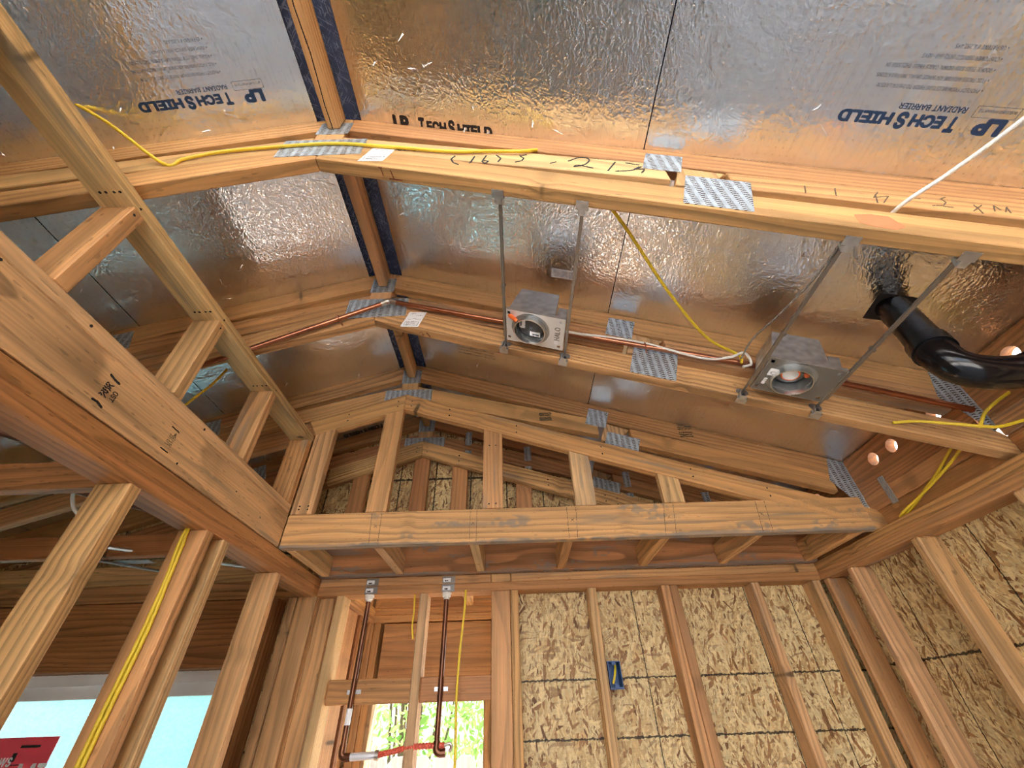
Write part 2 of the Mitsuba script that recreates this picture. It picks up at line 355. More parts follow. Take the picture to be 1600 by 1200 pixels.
# lettering on the foil
eR, eL = unit([3, 0, -1]), unit([3, 0, 1])
def on_roof(x, y): return np.array([x, y, zf(x) - 0.0004])
def logo(x_left_end, y, e, flip, s=1.0, full=True, hz=0.028, big='ink_navy'):
    """flip: reads towards -x with its top away from the viewer; else towards +x with its top towards the viewer."""
    r = -e if flip else e; u = np.array([0, 1.0, 0]) if flip else np.array([0, -1.0, 0])
    o = on_roof(x_left_end, y)
    at = lambda a, b: o + r*a*s + u*b*s
    ms = [lettering('LP', hz, 0.060*s, at(0, 0), r, u, 4)]
    run = 0.093
    for t, h, w in (('T', hz, 0.021), ('ECH', hz*0.80, 0.070), ('S', hz*1.08, 0.024), ('HIELD', hz*0.80, 0.118)):
        ms.append(lettering(t, h, w*s, at(run, 0 if t != 'S' else -0.002), r, u, 3)); run += w + 0.005
    put('lettering', ceil, cat(ms), big, label='dark blue printed brand lettering on the foil')
    if full:
        put('lettering', ceil, lettering('RADIANT BARRIER', hz*0.40, 0.135*s, at(0.093, -0.010 - hz*0.40), r, u, True), 'ink_navy')
        put('lettering', ceil, cat([lettering('BUILDING PRODUCTS', hz*0.2, 0.072*s, at(0.0, -0.020), r, u)] + [strokes([[(0, 0), (0.082*s, 0)], [(0.082*s, 0), (0.082*s, 0.022*s)], [(0, 0.022*s), (0.082*s, 0.022*s)], [(0, 0), (0, 0.022*s)]], 0.0008, at(-0.004, -0.026), r, u)]), 'ink_grey')
        rows = ('\u2022 PROTECT FROM MOISTURE PRIOR TO INSTALLATION', '\u2022 FOIL FACES REQUIRE AIR SPACE ON ALL INSTALLATIONS',
                '\u2022 ROOFS: THIS SIDE DOWN. GABLE ENDS: THIS SIDE IN', '\u2022 CUSTOMER SERVICE (800) 648-6893', '\u2022 US PATENT # 6,251,495')
        for i, (t, w) in enumerate(zip(rows, (0.205, 0.215, 0.205, 0.145, 0.095))):
            put('lettering', ceil, lettering(t, 0.0075, w*s, at(0.091 + 0.002*i, -0.056 - i*0.0185), r, u), 'ink_grey')
# ================================================================== FRAMED WALLS
wl = structure('wall_left', 'open stud partition along the left side under a doubled top plate', 'wall')
lumber('top_plate', wl, -1.029, -0.94, -2.6, 2.13, 0.481, 0.519, 'y', 0.80)
lumber('top_plate', wl, -1.029, -0.94, -2.6, 2.215, 0.519, 0.557, 'y', 0.74)
for y, t in ((-2.5, 0.4), (-2.1, 0.4), (-1.7, 0.4), (0.52, 0.30), (0.925, 0.30), (1.245, 0.52), (1.335, 0.30), (1.715, 0.32)):
    lumber('stud', wl, -1.029, -0.94, y, y + 0.038, -C + 0.038, 0.481, 'z', t)
lumber('bottom_plate', wl, -1.029, -0.94, 0.5, 2.13, -C, -C + 0.038, 'y', 0.5)
lumber('bottom_plate', wl, -1.029, -0.94, -2.6, -1.65, -C, -C + 0.038, 'y', 0.5)

wb = structure('wall_back', 'back wall of studs over strand board with a bay on its left', 'wall')
YB = 2.13
lumber('top_plate', wb, -0.94, 1.47, YB, YB + 0.089, 0.481, 0.519, 'x', 0.70)
lumber('top_plate', wb, -0.94, -0.115, YB, YB + 0.089, 0.519, 0.557, 'x', 0.52)
lumber('top_plate', wb, -0.113, -0.02, YB, YB + 0.089, 0.519, 0.557, 'x', 0.45)
lumber('top_plate', wb, -0.018, 1.47, YB, YB + 0.089, 0.519, 0.557, 'x', 0.55)
for x, w, t in ((0.346, 0.038, 0.36), (0.697, 0.038, 0.55), (0.737, 0.038, 0.58), (1.128, 0.038, 0.36), (1.421, 0.038, 0.36), (-0.452, 0.038, 0.30), (-0.845, 0.038, 0.30), (-0.112, 0.087, 0.55), (-0.023, 0.038, 0.5)):
    lumber('stud', wb, x, x + w, YB, YB + 0.089, -C + 0.038, 0.481, 'z', t)
lumber('stud', wb, -1.029, -0.94, YB, YB + 0.038, -C + 0.038, 0.519, 'z', 0.30)
lumber('stud', wb, -1.029, -0.9395, YB + 0.0385, YB + 0.0885, -C + 0.038, 0.519, 'z', 0.4)
lumber('bottom_plate', wb, -1.029, 1.47, YB, YB + 0.089, -C, -C + 0.038, 'x', 0.5)
lumber('blocking', wb, -0.806, -0.453, YB + 0.022, YB + 0.060, 0.070, 0.157, 'x', 0.72)
lumber('blocking', wb, -0.413, -0.113, YB + 0.022, YB + 0.060, 0.070, 0.157, 'x', 0.75)
def osb_xz(parent, poly, y0, y1, mat, label=None):
    m = extrude(Polygon(poly), y1 - y0, [0, y0, 0], [1, 0, 0], [0, 0, 1], [0, 1, 0])
    return put('panel', parent, m, mat, uv=np.array(m.vertices)[:, [0, 2]], label=label)
osb_xz(wb, [(-0.02, -C), (0.772, -C), (0.772, 0.70), (-0.02, 0.70)], YB + 0.0895, YB + 0.101, 'osb_back')
osb_xz(wb, [(0.774, -C), (1.571, -C), (1.571, 0.70), (0.774, 0.70)], YB + 0.0895, YB + 0.101, 'osb_back')
osb_xz(wb, [(-4.2, 0.702), (1.571, 0.702), (1.571, zf(1.571)), (XR, zf(XR)), (-3.1, zf(-3.1)), (-4.2, 0.71)], YB + 0.0895, YB + 0.101, 'osb_gable')

wr = structure('wall_right', 'dim right wall of studs over strand board with vent blocks above', 'wall')
XW = 1.47
lumber('top_plate', wr, XW, XW + 0.089, -3.4, 2.219, 0.481, 0.519, 'y', 0.60)
lumber('top_plate', wr, XW, XW + 0.089, -3.4, 2.219, 0.519, 0.557, 'y', 0.60)
for y in (2.085, 1.908, 1.527, 1.12, 0.72, 0.31, -0.1, -0.5, -0.9, -1.3, -1.7, -2.1, -2.5, -2.9):
    lumber('stud', wr, XW, XW + 0.089, y, y + 0.038, -C + 0.038, 0.481, 'z', 0.36 if y < 2 else 0.6, c=0.006)
lumber('bottom_plate', wr, XW, XW + 0.089, -3.4, 2.219, -C, -C + 0.038, 'y', 0.5)
for a, b in ((-3.4, -1.4), (-1.4, 1.02), (1.02, 2.231)):
    m = box(1.5595, 1.571, a + 0.001, b - 0.001, -C, 0.556)
    put('panel', wr, m, 'osb_right', uv=np.array(m.vertices)[:, [1, 2]])
def vent_block(y0, y1, holes):
    lumber('blocking', wr, 1.521, 1.559, y0, y1, 0.557, 0.633, 'y', 0.74)
    lumber('blocking', wr, 1.517, 1.555, y0, y1, 0.634, 0.698, 'y', 0.55)
    P = sbox(y0, 0.699, y1, 0.876)
    for yh, zh in holes: P = P.difference(Point(yh, zh).buffer(0.027, 10))
    m = extrude(P, 0.038, [1.521, 0, 0], [0, 1, 0], [0, 0, 1], [1, 0, 0])
    put('vent_block', wr, m, 'wood', uv=wuv(len(m.vertices), 'y', 0.82))
vent_block(-0.12, 0.484, [(0.1, 0.81), (0.3, 0.81)])
vent_block(0.523, 1.092, [(0.71, 0.815), (0.922, 0.815)])
vent_block(1.132, 1.702, [(1.228, 0.808), (1.442, 0.809), (1.550, 0.809)])
vent_block(1.741, 2.18, [(1.96, 0.81)])
vent_block(-0.73, -0.16, [(-0.6, 0.81), (-0.3, 0.81)])
vent_block(-3.4, -0.75, [(-0.9, 0.81)])

# eave outside the right wall, seen through the vent holes
ev = structure('trim_1', 'sunlit fascia board and rafter tails of the eave outside the right wall', 'eave')
lumber('fascia', ev, 1.985, 2.02, -3.4, 2.62, 0.58, 0.735, 'y', 0.5)

# ---- bay behind the left part of the back wall
EZ0 = [0, 0, 1]
bay = structure('wall_bay', 'sunlit bay behind the copper drops with a deep header over its open window', 'wall')
YF = 2.82
lumber('top_plate', bay, -1.0, 0.07, YF, YF + 0.089, 0.481, 0.519, 'x', 0.55)
lumber('top_plate', bay, -1.0, 0.07, YF, YF + 0.089, 0.519, 0.557, 'x', 0.55)
lumber('rim_board', bay, -1.0, 0.07, YF + 0.02, YF + 0.058, 0.557, 0.70, 'x', 0.6)
lumber('header', bay, -0.792, -0.150, YF + 0.004, YF + 0.089, 0.190, 0.474, 'x', 0.54)
lumber('stud', bay, -0.895, -0.857, YF, YF + 0.089, -C, 0.481, 'z', 0.5)
lumber('trimmer', bay, -0.854, -0.816, YF, YF + 0.089, -C, 0.481, 'z', 0.5)
lumber('trimmer', bay, -0.8155, -0.792, YF, YF + 0.089, -C, 0.188, 'z', 0.2)
lumber('trimmer', bay, -0.188, -0.150, YF, YF + 0.089, -C, 0.188, 'z', 0.4)
lumber('stud', bay, -0.148, -0.110, YF, YF + 0.089, -C, 0.481, 'z', 0.5)
lumber('top_plate', bay, -0.949, -0.86, 2.221, YF, 0.481, 0.519, 'y', 0.6)
lumber('top_plate', bay, -0.949, -0.86, 2.221, YF, 0.519, 0.557, 'y', 0.6)
lumber('stud', bay, -0.938, -0.870, 2.172, 2.218, -C, 0.480, 'z', 0.45, label='rough sawn waney edged stud')
lumber('side_board', bay, -0.90, -0.872, 2.30, 2.55, -C, 0.481, 'z', 0.66)
lumber('stud', bay, -0.949, -0.868, 2.58, 2.62, -C, 0.481, 'z', 0.9)
lumber('side_board', bay, -0.94, -0.912, 2.221, 2.815, -C, 0.481, 'z', 0.7)
m = extrude(sbox(2.232, -C, YF + 0.1, 0.556).difference(sbox(2.30, -1.0, 2.74, 0.36)), 0.012, [-0.022, 0, 0], [0, 1, 0], EZ0, [1, 0, 0]); put('panel', bay, m, 'osb_back', uv=np.array(m.vertices)[:, [1, 2]])     # a side window of the bay: it lights the faces on its left
m = box(-1.0, 0.07, 2.232, YF + 0.1, 0.70, 0.712); put('panel', bay, m, 'osb_back', uv=np.array(m.vertices)[:, [0, 1]])
for a, b in ((-1.06, -0.792), (-0.188, 0.07)):
    m = box(a, b, YF + 0.09, YF + 0.101, -C, 0.19); put('panel', bay, m, 'osb_back', uv=np.array(m.vertices)[:, [0, 2]])
m = box(-0.962, -0.951, 2.232, YF + 0.09, -C, 0.556); put('panel', bay, m, 'osb_back', uv=np.array(m.vertices)[:, [1, 2]])
lumber('rim_board', bay, -1.06, 0.07, 2.232, 2.27, 0.557, 0.70, 'x', 0.66)
lumber('joist', bay, -0.30, -0.262, 2.27, YF + 0.02, 0.557, 0.70, 'y', 0.4)
m = box(-1.0, 0.07, YF + 0.09, YF + 0.101, 0.19, 0.712); put('panel', bay, m, 'osb_back', uv=np.array(m.vertices)[:, [0, 2]])

# ---- window wall of the room beyond the left partition
wf = structure('wall_far', 'end wall of the adjoining room with a dark header over its window', 'wall')
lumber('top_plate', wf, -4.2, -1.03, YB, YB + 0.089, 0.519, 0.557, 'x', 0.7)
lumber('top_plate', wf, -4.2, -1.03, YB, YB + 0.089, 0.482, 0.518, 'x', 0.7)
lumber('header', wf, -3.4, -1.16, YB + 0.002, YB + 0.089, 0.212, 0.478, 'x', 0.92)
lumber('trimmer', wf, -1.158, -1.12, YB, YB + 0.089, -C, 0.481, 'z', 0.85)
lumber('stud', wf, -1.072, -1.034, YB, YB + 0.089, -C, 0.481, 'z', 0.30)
lumber('trimmer', wf, -3.44, -3.402, YB, YB + 0.089, -C, 0.481, 'z', 0.6)
m = extrude(sbox(-4.2, -C, -1.029, 0.70).difference(sbox(-3.36, -0.9, -1.19, 0.212)), 0.0115, [0, YB + 0.0895, 0], [1, 0, 0], [0, 0, 1], [0, 1, 0])
put('panel', wf, m, 'osb_back', uv=np.array(m.vertices)[:, [0, 2]])
m = box(-3.55, -3.54, -0.35, YB + 0.1, -C, 0.6); put('panel', wf, m, 'osb_back', uv=np.array(m.vertices)[:, [1, 2]])
m = box(-4.2, -1.03, -0.36, -0.35, -C, 1.3); put('panel', wf, m, 'osb_back', uv=np.array(m.vertices)[:, [0, 2]])
win = structure('window_1', 'white vinyl window with frosted glass glowing pale cyan', 'window')
F = sbox(-3.40, -0.92, -1.163, 0.208).difference(sbox(-3.33, -0.85, -1.225, 0.168))
put('frame', win, extrude(F, 0.05, [0, YB + 0.045, 0], [1, 0, 0], [0, 0, 1], [0, 1, 0]), 'vinyl')
F = sbox(-3.335, -0.855, -1.22, 0.173).difference(sbox(-3.29, -0.81, -1.265, 0.122))
put('sash', win, extrude(F, 0.03, [0, YB + 0.062, 0], [1, 0, 0], [0, 0, 1], [0, 1, 0]), 'vinyl')
m = trimesh.Trimesh([[-3.30, YB + 0.078, -0.82], [-1.255, YB + 0.078, -0.82], [-1.255, YB + 0.078, 0.13], [-3.30, YB + 0.078, 0.13]], [[0, 1, 2], [0, 2, 3]], process=False)
put('pane', win, m, 'frosted')
st = thing('window_sticker', 'red paper sticker with white lettering on the frosted window pane', 'sticker')
put('sheet', st, box(-2.30, -1.895, YB + 0.0765, YB + 0.0775, -0.30, 0.003), 'sticker_red')
put('lettering', st, cat([lettering('MI', 0.075, 0.12, [-2.01, YB + 0.0764, -0.155], [1, 0, 0], [0, 0, 1], True), lettering('windows', 0.035, 0.16, [-2.20, YB + 0.0764, -0.085], [1, 0, 0], [0, 0, 1], True),
                           lettering('on', 0.045, 0.10, [-2.17, YB + 0.0764, -0.16], [1, 0, 0], [0, 0, 1], True)]), 'sticker_white', label='white lettering')
put('print', st, cat([box(-2.035, -1.955, YB + 0.0762, YB + 0.0766, -0.030, -0.022), box(-2.05, -2.033, YB + 0.0762, YB + 0.0766, -0.072, -0.045), box(-2.055, -1.985, YB + 0.0762, YB + 0.0766, -0.083, -0.080)]), 'ink_black', label='black printed marks')

# ================================================================== TRUSSES
def quad_x(x0, x1, top, h): return [(x0, top(x0) - h), (x1, top(x1) - h), (x1, top(x1)), (x0, top(x0))]
mir = lambda poly: [(2*XR - a, b) for a, b in poly][::-1]
def gplate(parent, poly, y, h=0.0014, name='gusset_plate'):
    P = Polygon(poly); m = extrude(P, h, [0, y - h, 0], [1, 0, 0], [0, 0, 1], [0, 1, 0])
    return put(name, parent, m, 'gusset', uv=np.array(m.vertices)[:, [0, 2]])
def roof_truss(y, label, tones, gable=False):
    t = thing('roof_truss', label, 'roof truss')
    y1 = y + 0.038
    put_ = lambda n, poly, d, tone: chord(n, t, poly, y, y1, d, tone)
    H = 0.094
    put_('top_chord', [(-0.487, zf(-0.487) - H - 0.001), (1.95, zf(1.95) - H), (1.95, zf(1.95) - 0.001), (-0.487, zf(-0.487) - 0.001)], 'r', tones[0])
    put_('top_chord', mir([(-0.487, zf(-0.487) - H - 0.001), (2.95, zf(2.95) - H), (2.95, zf(2.95) - 0.001), (-0.487, zf(-0.487) - 0.001)]), 'l', tones[1])
    put_('king_post', [(-0.574, 1.318), (-0.488, 1.318), (-0.488, zf(-0.487) - 0.003), (XR, zf(XR) - 0.004), (-0.574, zf(-0.574) - 0.003)], 'z', 0.3)
    if True:
        ft = lambda x: 1.262 - 0.268*(x - 0.028)
        put_('web', [(-0.486, ft(-0.486) - 0.090), (0.432, ft(0.432) - 0.090), (0.432, ft(0.432)), (-0.486, ft(-0.486))], 'r', tones[2])
        put_('web', mir([(-0.486, ft(-0.486) - 0.090), (0.432, ft(0.432) - 0.090), (0.432, ft(0.432)), (-0.486, ft(-0.486))]), 'l', tones[2] + 0.1)
        put_('web', [(0.436, 1.035), (0.500, 1.010), (0.580, 1.085), (0.470, 1.130)], 'z', 0.3)
        mt = lambda x: 1.018 - 0.318*(x - 0.82)
        put_('web', [(0.585, mt(0.585) - 0.086), (1.43, mt(1.43) - 0.086), (1.43, mt(1.43)), (0.585, mt(0.585))], 'r', tones[3])
        put_('web', mir([(0.475, mt(0.475) - 0.086), (1.6, mt(1.6) - 0.086), (1.6, mt(1.6)), (0.475, mt(0.475))]), 'l', tones[3])
    xe = 1.545
    put_('bottom_chord', [(XR + 0.001, zc(XR)), (xe - 0.012, zc(xe - 0.012)), (xe, zc(xe) + 0.055), (xe - 0.05, zc(xe - 0.05) + H), (XR + 0.001, zc(XR) + H)], 'r', tones[4])
    put_('bottom_chord', mir([(XR + 0.001, zc(XR)), (1.72, zc(1.72)), (1.72, zc(1.72) + H), (XR + 0.001, zc(XR) + H)]), 'l', tones[5])
    lumber('flat_chord', t, -4.15, -1.032, y + 0.0005, y1 - 0.0005, 0.5575, 0.6455, 'x', 0.85)
    gplate(t, [(-0.579, 1.424), (-0.479, 1.424), (-0.479, 1.516), (-0.579, 1.516)], y)
    gplate(t, [(-0.654, 1.262), (-0.408, 1.272), (-0.408, 1.380), (-0.654, 1.378)], y)
    if True:
        e, q = unit([3, -1]), unit([1, 3])
        def rect(c0, w, h): c0 = np.array(c0); return [tuple(c0), tuple(c0 + e*w), tuple(c0 + e*w - q*h), tuple(c0 - q*h)]
        gplate(t, rect((0.404, 1.224), 0.100, 0.098), y)
        gplate(t, rect((0.474, 1.081), 0.158, 0.150), y)
        gplate(t, mir(rect((0.404, 1.224), 0.100, 0.098)), y)
        gplate(t, mir(rect((0.474, 1.081), 0.158, 0.150)), y)
        gplate(t, [(1.418, 0.790), (1.500, 0.650), (1.545, 0.680), (1.560, zf(1.56) - 0.004), (1.458, zf(1.458) - 0.004)], y)
    if gable:
        for x in (-0.75, -0.26, 0.10, 0.66, 1.08):
            gplate(t, [(x - 0.02, zf(x) - 0.16), (x + 0.02, zf(x) - 0.16), (x + 0.02, zf(x) - 0.065), (x - 0.02, zf(x) - 0.065)], y)
            gplate(t, [(x - 0.02, zc(x) + 0.03), (x + 0.02, zc(x) + 0.03), (x + 0.02, zc(x) + 0.12), (x - 0.02, zc(x) + 0.12)], y)
    return t
t1 = roof_truss(TR[0], 'nearest scissor truss, orange fir with a yellow cable along it and black handwriting', (0.55, 0.45, 0.12, 0.38, 0.48, 0.50))
t2 = roof_truss(TR[1], 'middle scissor truss, with the copper pipe strapped across its face', (0.50, 0.45, 0.45, 0.5, 0.34, 0.40))
t3 = roof_truss(TR[2], 'third scissor truss, right behind the pinkish soffit frame', (0.55, 0.42, 0.30, 0.45, 0.40, 0.40))
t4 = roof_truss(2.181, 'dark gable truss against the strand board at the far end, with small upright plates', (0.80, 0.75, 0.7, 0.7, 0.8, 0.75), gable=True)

# ridge blocks between the trusses
for a, b, lab in ((-0.087, 0.4835, 'ridge block nearest the camera, with a long split, between strips of blue felt'), (0.524, 1.0920, 'ridge block between the nearest and the middle truss'), (1.132, 1.7015, 'ridge block between the middle and the third truss'),
                  (1.742, 2.180, 'ridge block between the third truss and the gable truss')):
    m = cbox(XR - 0.019, XR + 0.019, a, b, 1.462, 1.551, 0.004)
    single('ridge_block', m, 'wood', lab, 'ridge block', uv=wuv(len(m.vertices), 'y', 0.33))

put('split', 'ridge_block', strokes([[(0.0, 0.004), (0.10, 0.001), (0.20, -0.003), (0.30, 0.002), (0.42, -0.004), (0.485, -0.002)]], 0.0028, [XR, -0.005, 1.4617], [0, 1, 0], [1, 0, 0]), 'ink_black', label='long dark drying split')

# ================================================================== PONY WALL, SOFFIT FRAME, GABLE FRAME
pw = thing('pony_wall', 'low framed wall on top of the left partition, a wide stamped board below four short studs', 'framing')
PB = lumber('rim_board', pw, -0.978, -0.94, -1.6, 1.664, 0.562, 0.698, 'y', 0.14)
lumber('bottom_plate', pw, -1.029, -0.941, -1.6, 1.664, 0.699, 0.736, 'y', 0.06)
lumber('top_plate', pw, -1.029, -0.940, -1.6, 1.664, 1.040, 1.078, 'y', 0.14)
for y, tn in ((-0.66, 0.3), (-0.27, 0.3), (0.12, 0.3), (0.507, 0.5), (0.890, 0.22), (1.262, 0.45), (1.626, 0.42)):
    lumber('stud', pw, -1.029, -0.940, y, y + 0.037, 0.736, 1.040, 'z', tn)

sf = thing('soffit_frame', 'pinkish gable shaped frame of rafters and flat studs standing on a wide rim board', 'framing')
Y0, Y1 = 1.665, 1.7020
lumber('rim_board', sf, -0.939, 1.468, Y0, Y1, 0.557, 0.694, 'x', 0.46, mat='stained_wood')
pk = 1.226
zr = lambda x: pk - abs(x - XR)*0.3345
HH = 0.094
chord('rafter', sf, [(XR + 0.0006, pk), (1.49, zr(1.49)), (1.535, zr(1.535) + 0.02), (1.545, zr(1.545) + 0.055), (1.508, zr(1.508) + HH), (XR + 0.0006, pk + HH)], Y0, Y1, 'r', 0.42)
chord('rafter', sf, [(XR - 0.0006, pk), (XR - 0.0006, pk + HH), (-0.985, zr(-0.985) + HH), (-0.940, zr(-0.940))], Y0, Y1, 'l', 0.40)
for x0, x1, tn in ((-0.936, -0.847, 0.44), (-0.620, -0.532, 0.42), (-0.128, -0.040, 0.46), (0.268, 0.356, 0.14), (0.645, 0.733, 0.16)):
    chord('stud', sf, [(x0, 0.695), (x1, 0.695), (x1, zr(x1) - 0.001), (x0, zr(x0) - 0.001)], Y0, Y1, 'z', tn)
YR = 2.090
lumber('rim_board', sf, -0.939, 1.468, YR, YR + 0.037, 0.557, 0.694, 'x', 0.76, mat='stained_wood')
for x, tn in ((-0.925, 0.25), (-0.570, 0.22), (-0.180, 0.2), (0.205, 0.5), (0.600, 0.5), (0.985, 0.45), (1.400, 0.5)):
    lumber('joist', sf, x, x + 0.038, Y1 + 0.001, YR - 0.001, 0.5575, 0.646, 'y', tn)

gf = thing('gable_frame', 'second pair of rafters and dark studs against the strand board behind the soffit frame', 'framing')
g0, g1 = 2.090, 2.1275
pk2 = 1.206; zg = lambda x: pk2 - abs(x - XR)*0.333
chord('rafter', gf, [(XR + 0.012, pk2), (1.04, zg(1.04)), (1.04, zg(1.04) + HH), (XR + 0.012, pk2 + HH)], g0, g1, 'r', 0.36)
chord('rafter', gf, [(XR + 0.0108, pk2), (XR + 0.0108, pk2 + HH), (-1.028, zg(-1.028) + HH), (-1.028, zg(-1.028))], g0, g1, 'l', 0.36)
chord('rafter', gf, [(1.042, zg(1.042)), (1.40, 0.696), (1.40, zg(1.40) + HH), (1.042, zg(1.042) + HH)], g0, g1, 'r', 0.36)
for x, tn in ((-0.90, 0.8), (-0.562, 0.75), (-0.338, 0.72), (0.022, 0.6), (0.44, 0.6), (0.84, 0.6)):
    chord('stud', gf, [(x, 0.558), (x + 0.086, 0.558), (x + 0.086, zg(x + 0.086) + 0.05), (x, zg(x) + 0.05)], 2.1285, 2.1665, 'z', tn)

# joists of the adjoining room beside the flat chords
m = cbox(-4.15, -1.032, 2.132, 2.170, 0.5575, 0.6455); single('ceiling_joist', m, 'wood', 'tan ceiling joist over the window wall of the adjoining room', 'joist', uv=wuv(len(m.vertices), 'x', 0.22))

logo(1.143, 0.352, eR, True)
logo(-0.720, 0.383, eL, True, hz=0.027)
logo(-0.352, 0.496, eR, False, full=False, hz=0.034, big='ink_black')
logo(-0.715, 2.150, eL, True, full=False, hz=0.036, big='ink_black')
for i in range(5):
    put('lettering', ceil, lettering(('FOIL FACES REQUIRE AIR SPACE ON ALL INSTALLATIONS', 'PROTECT FROM MOISTURE PRIOR TO INSTALLATION')[i % 2], 0.007, 0.2, on_roof(-0.27 + 0.004*i, 1.44 + 0.02*i), eR, [0, -1, 0]), 'ink_grey')

# nail points through the foil
pts = []
for _ in range(210):
    y = rng.uniform(-0.1, 2.1)
    x = rng.uniform(-1.7, 1.45)
    if rng.random() < 0.55: y = min(TR, key=lambda q: abs(q - y)) + rng.normal(0.02, 0.07)
    if -0.62 < x < -0.45: continue
    pts.append((x, y))
nm = []
for x, y in pts:
    h = rng.uniform(0.010, 0.024); d = rng.normal(0, 0.6, 2)*h
    b = np.array([x, y, zf(x) + 0.001]); tip = b + [d[0], d[1], -h]
    nm.append(hull([b + [0.0024, 0, 0], b + [-0.0012, 0.0021, 0], b + [-0.0012, -0.0021, 0], tip, tip + [0.0012, 0, 0], tip + [0, 0.0012, 0]]))
put('nails', ceil, cat(nm), 'chrome', kind='stuff', label='shiny nail points poking through the foil')

# ================================================================== RECESSED LIGHTS
U_, V_, N_ = eR, np.array([0, 1.0, 0]), unit([1, 0, 3])
def local(c): return lambda u, v, w: np.asarray(c) + U_*u + V_*v + N_*w
def lmesh(m, c):
    v = np.array(m.vertices); M = np.array([U_, V_, N_])
    return trimesh.Trimesh(np.asarray(c) + v @ M, m.faces, process=False)
def ring(r0, r1, w0, w1, n=40):
    """A tube wall between two radii."""
    prof = np.array([[r0, w0], [r1, w0], [r1, w1], [r0, w1], [r0, w0]])
    return trimesh.creation.revolve(prof, sections=n)
def recessed_light(cx, cy, label, plate_mat, white):
    t = thing('recessed_light', label, 'recessed light', 'recessed ceiling lights')
    c = np.array([cx, cy, zc(cx) + 0.004])
    hw, hd = 0.103, 0.072
    P = sbox(-hw, -hd, hw, hd).difference(Point(-0.016, 0).buffer(0.068, 24))
    for a, b in ((-0.093, 0.055), (0.088, 0.058), (0.088, -0.056), (-0.093, -0.058)): P = P.difference(sbox(a - 0.005, b - 0.006, a + 0.005, b + 0.006))
    put('plate', t, lmesh(trimesh.creation.extrude_polygon(P, 0.0016, engine='earcut'), c), plate_mat)
    lip = [lmesh(box(-hw, hw, s*hd - 0.001, s*hd + 0.001, 0, 0.012), c) for s in (-1, 1)] + [lmesh(box(s*hw - 0.001, s*hw + 0.001, -hd, hd, 0, 0.012), c) for s in (-1, 1)]
    put('flange', t, cat(lip), 'galvanized')
    cc = c + U_*-0.016
    k = put('collar', t, lmesh(ring(0.0535, 0.0555, -0.017, 0.03), cc), 'chrome', smooth=30)
    put('recess_ring', t, lmesh(ring(0.0560, 0.068, 0.002, 0.004), cc), 'can_wall', smooth=30)
    put('can', t, lmesh(ring(0.0525, 0.0534, 0.0, 0.105), cc), 'can_wall', smooth=30)
    put('can_top', t, lmesh(trimesh.creation.revolve(np.array([[0, 0.100], [0.0524, 0.100], [0.0524, 0.103], [0, 0.103], [0, 0.100]]), sections=32), cc), 'dark_inside', smooth=30)
    put('socket_cover', t, lmesh(trimesh.creation.revolve(np.array([[0, 0.010], [0.044, 0.010], [0.0515, 0.018], [0.0515, 0.0995], [0, 0.0995], [0, 0.010]]) if white else np.array([[0, 0.020], [0.036, 0.020], [0.048, 0.032], [0.048, 0.0995], [0, 0.0995], [0, 0.020]]), sections=28), cc), 'dark_inside' if white else 'grey_plate', smooth=30)
    if white:
        put('label', t, cat([lmesh(box(-0.042, -0.022, -0.032, 0.008, 0.0085, 0.0095), cc), lmesh(box(-0.004, 0.034, 0.018, 0.038, 0.0085, 0.0095), cc)]), 'paper', label='white printed label inside the can')
        put('print', t, cat([lmesh(box(-0.040, -0.034, -0.028, 0.0, 0.0078, 0.0083), cc), lmesh(box(0.006, 0.030, 0.027, 0.034, 0.0078, 0.0083), cc), lmesh(box(-0.006, 0.004, -0.006, 0.006, 0.0088, 0.0098), cc)]), 'ink_grey')
        put('wire_connector', t, lmesh(trimesh.creation.cylinder(0.007, segment=[[-0.072, -0.058, -0.012], [-0.050, -0.034, -0.006]], sections=12), cc), 'orange_plastic', label='orange wire connector')
    else:
        put('label', t, lmesh(trimesh.creation.revolve(np.array([[0, 0.0185], [0.026, 0.0185], [0.026, 0.0197], [0, 0.0197], [0, 0.0185]]), sections=28), cc), 'orange_plastic', label='round orange rimmed label inside the can')
        put('label', t, lmesh(trimesh.creation.revolve(np.array([[0, 0.0178], [0.022, 0.0178], [0.022, 0.0184], [0, 0.0184], [0, 0.0178]]), sections=28), cc), 'painted_plate')
        put('wire_connector', t, lmesh(trimesh.creation.cylinder(0.007, segment=[[0.030, -0.030, 0.010], [0.040, -0.012, 0.014]], sections=12), cc), 'orange_plastic', label='orange wire connector')
        put('lead', t, lmesh(tube(spline([[0.006, -0.040, 0.022], [0.010, -0.032, 0.012], [0.022, -0.028, 0.008], [0.030, -0.030, 0.010]]), 0.0015, 6), cc), 'ink_black', smooth=30)
    h = [(-0.100, -0.066, 0.0), (0.064, -0.066, 0.0), (0.064, 0.056, 0.0), (-0.100, 0.056, 0.0), (-0.085, -0.058, 0.135), (0.052, -0.058, 0.135), (0.052, 0.052, 0.135), (-0.085, 0.052, 0.135)]
    q = np.array(h); shell = trimesh.Trimesh(q, [[0, 1, 5], [0, 5, 4], [1, 2, 6], [1, 6, 5], [2, 3, 7], [2, 7, 6], [3, 0, 4], [3, 4, 7], [4, 5, 6], [4, 6, 7]], process=False)
    inner = trimesh.Trimesh(q*[0.985, 0.985, 1] - [0, 0, 0.0012], shell.faces[:, ::-1], process=False)
    put('housing', t, lmesh(cat([shell, inner]), c + N_*0.0018), 'galvanized', label='folded sheet metal housing')
    put('junction_box', t, lmesh(cbox(0.066, 0.098, -0.060, 0.030, 0.003, 0.070, 0.002), c), 'galvanized')
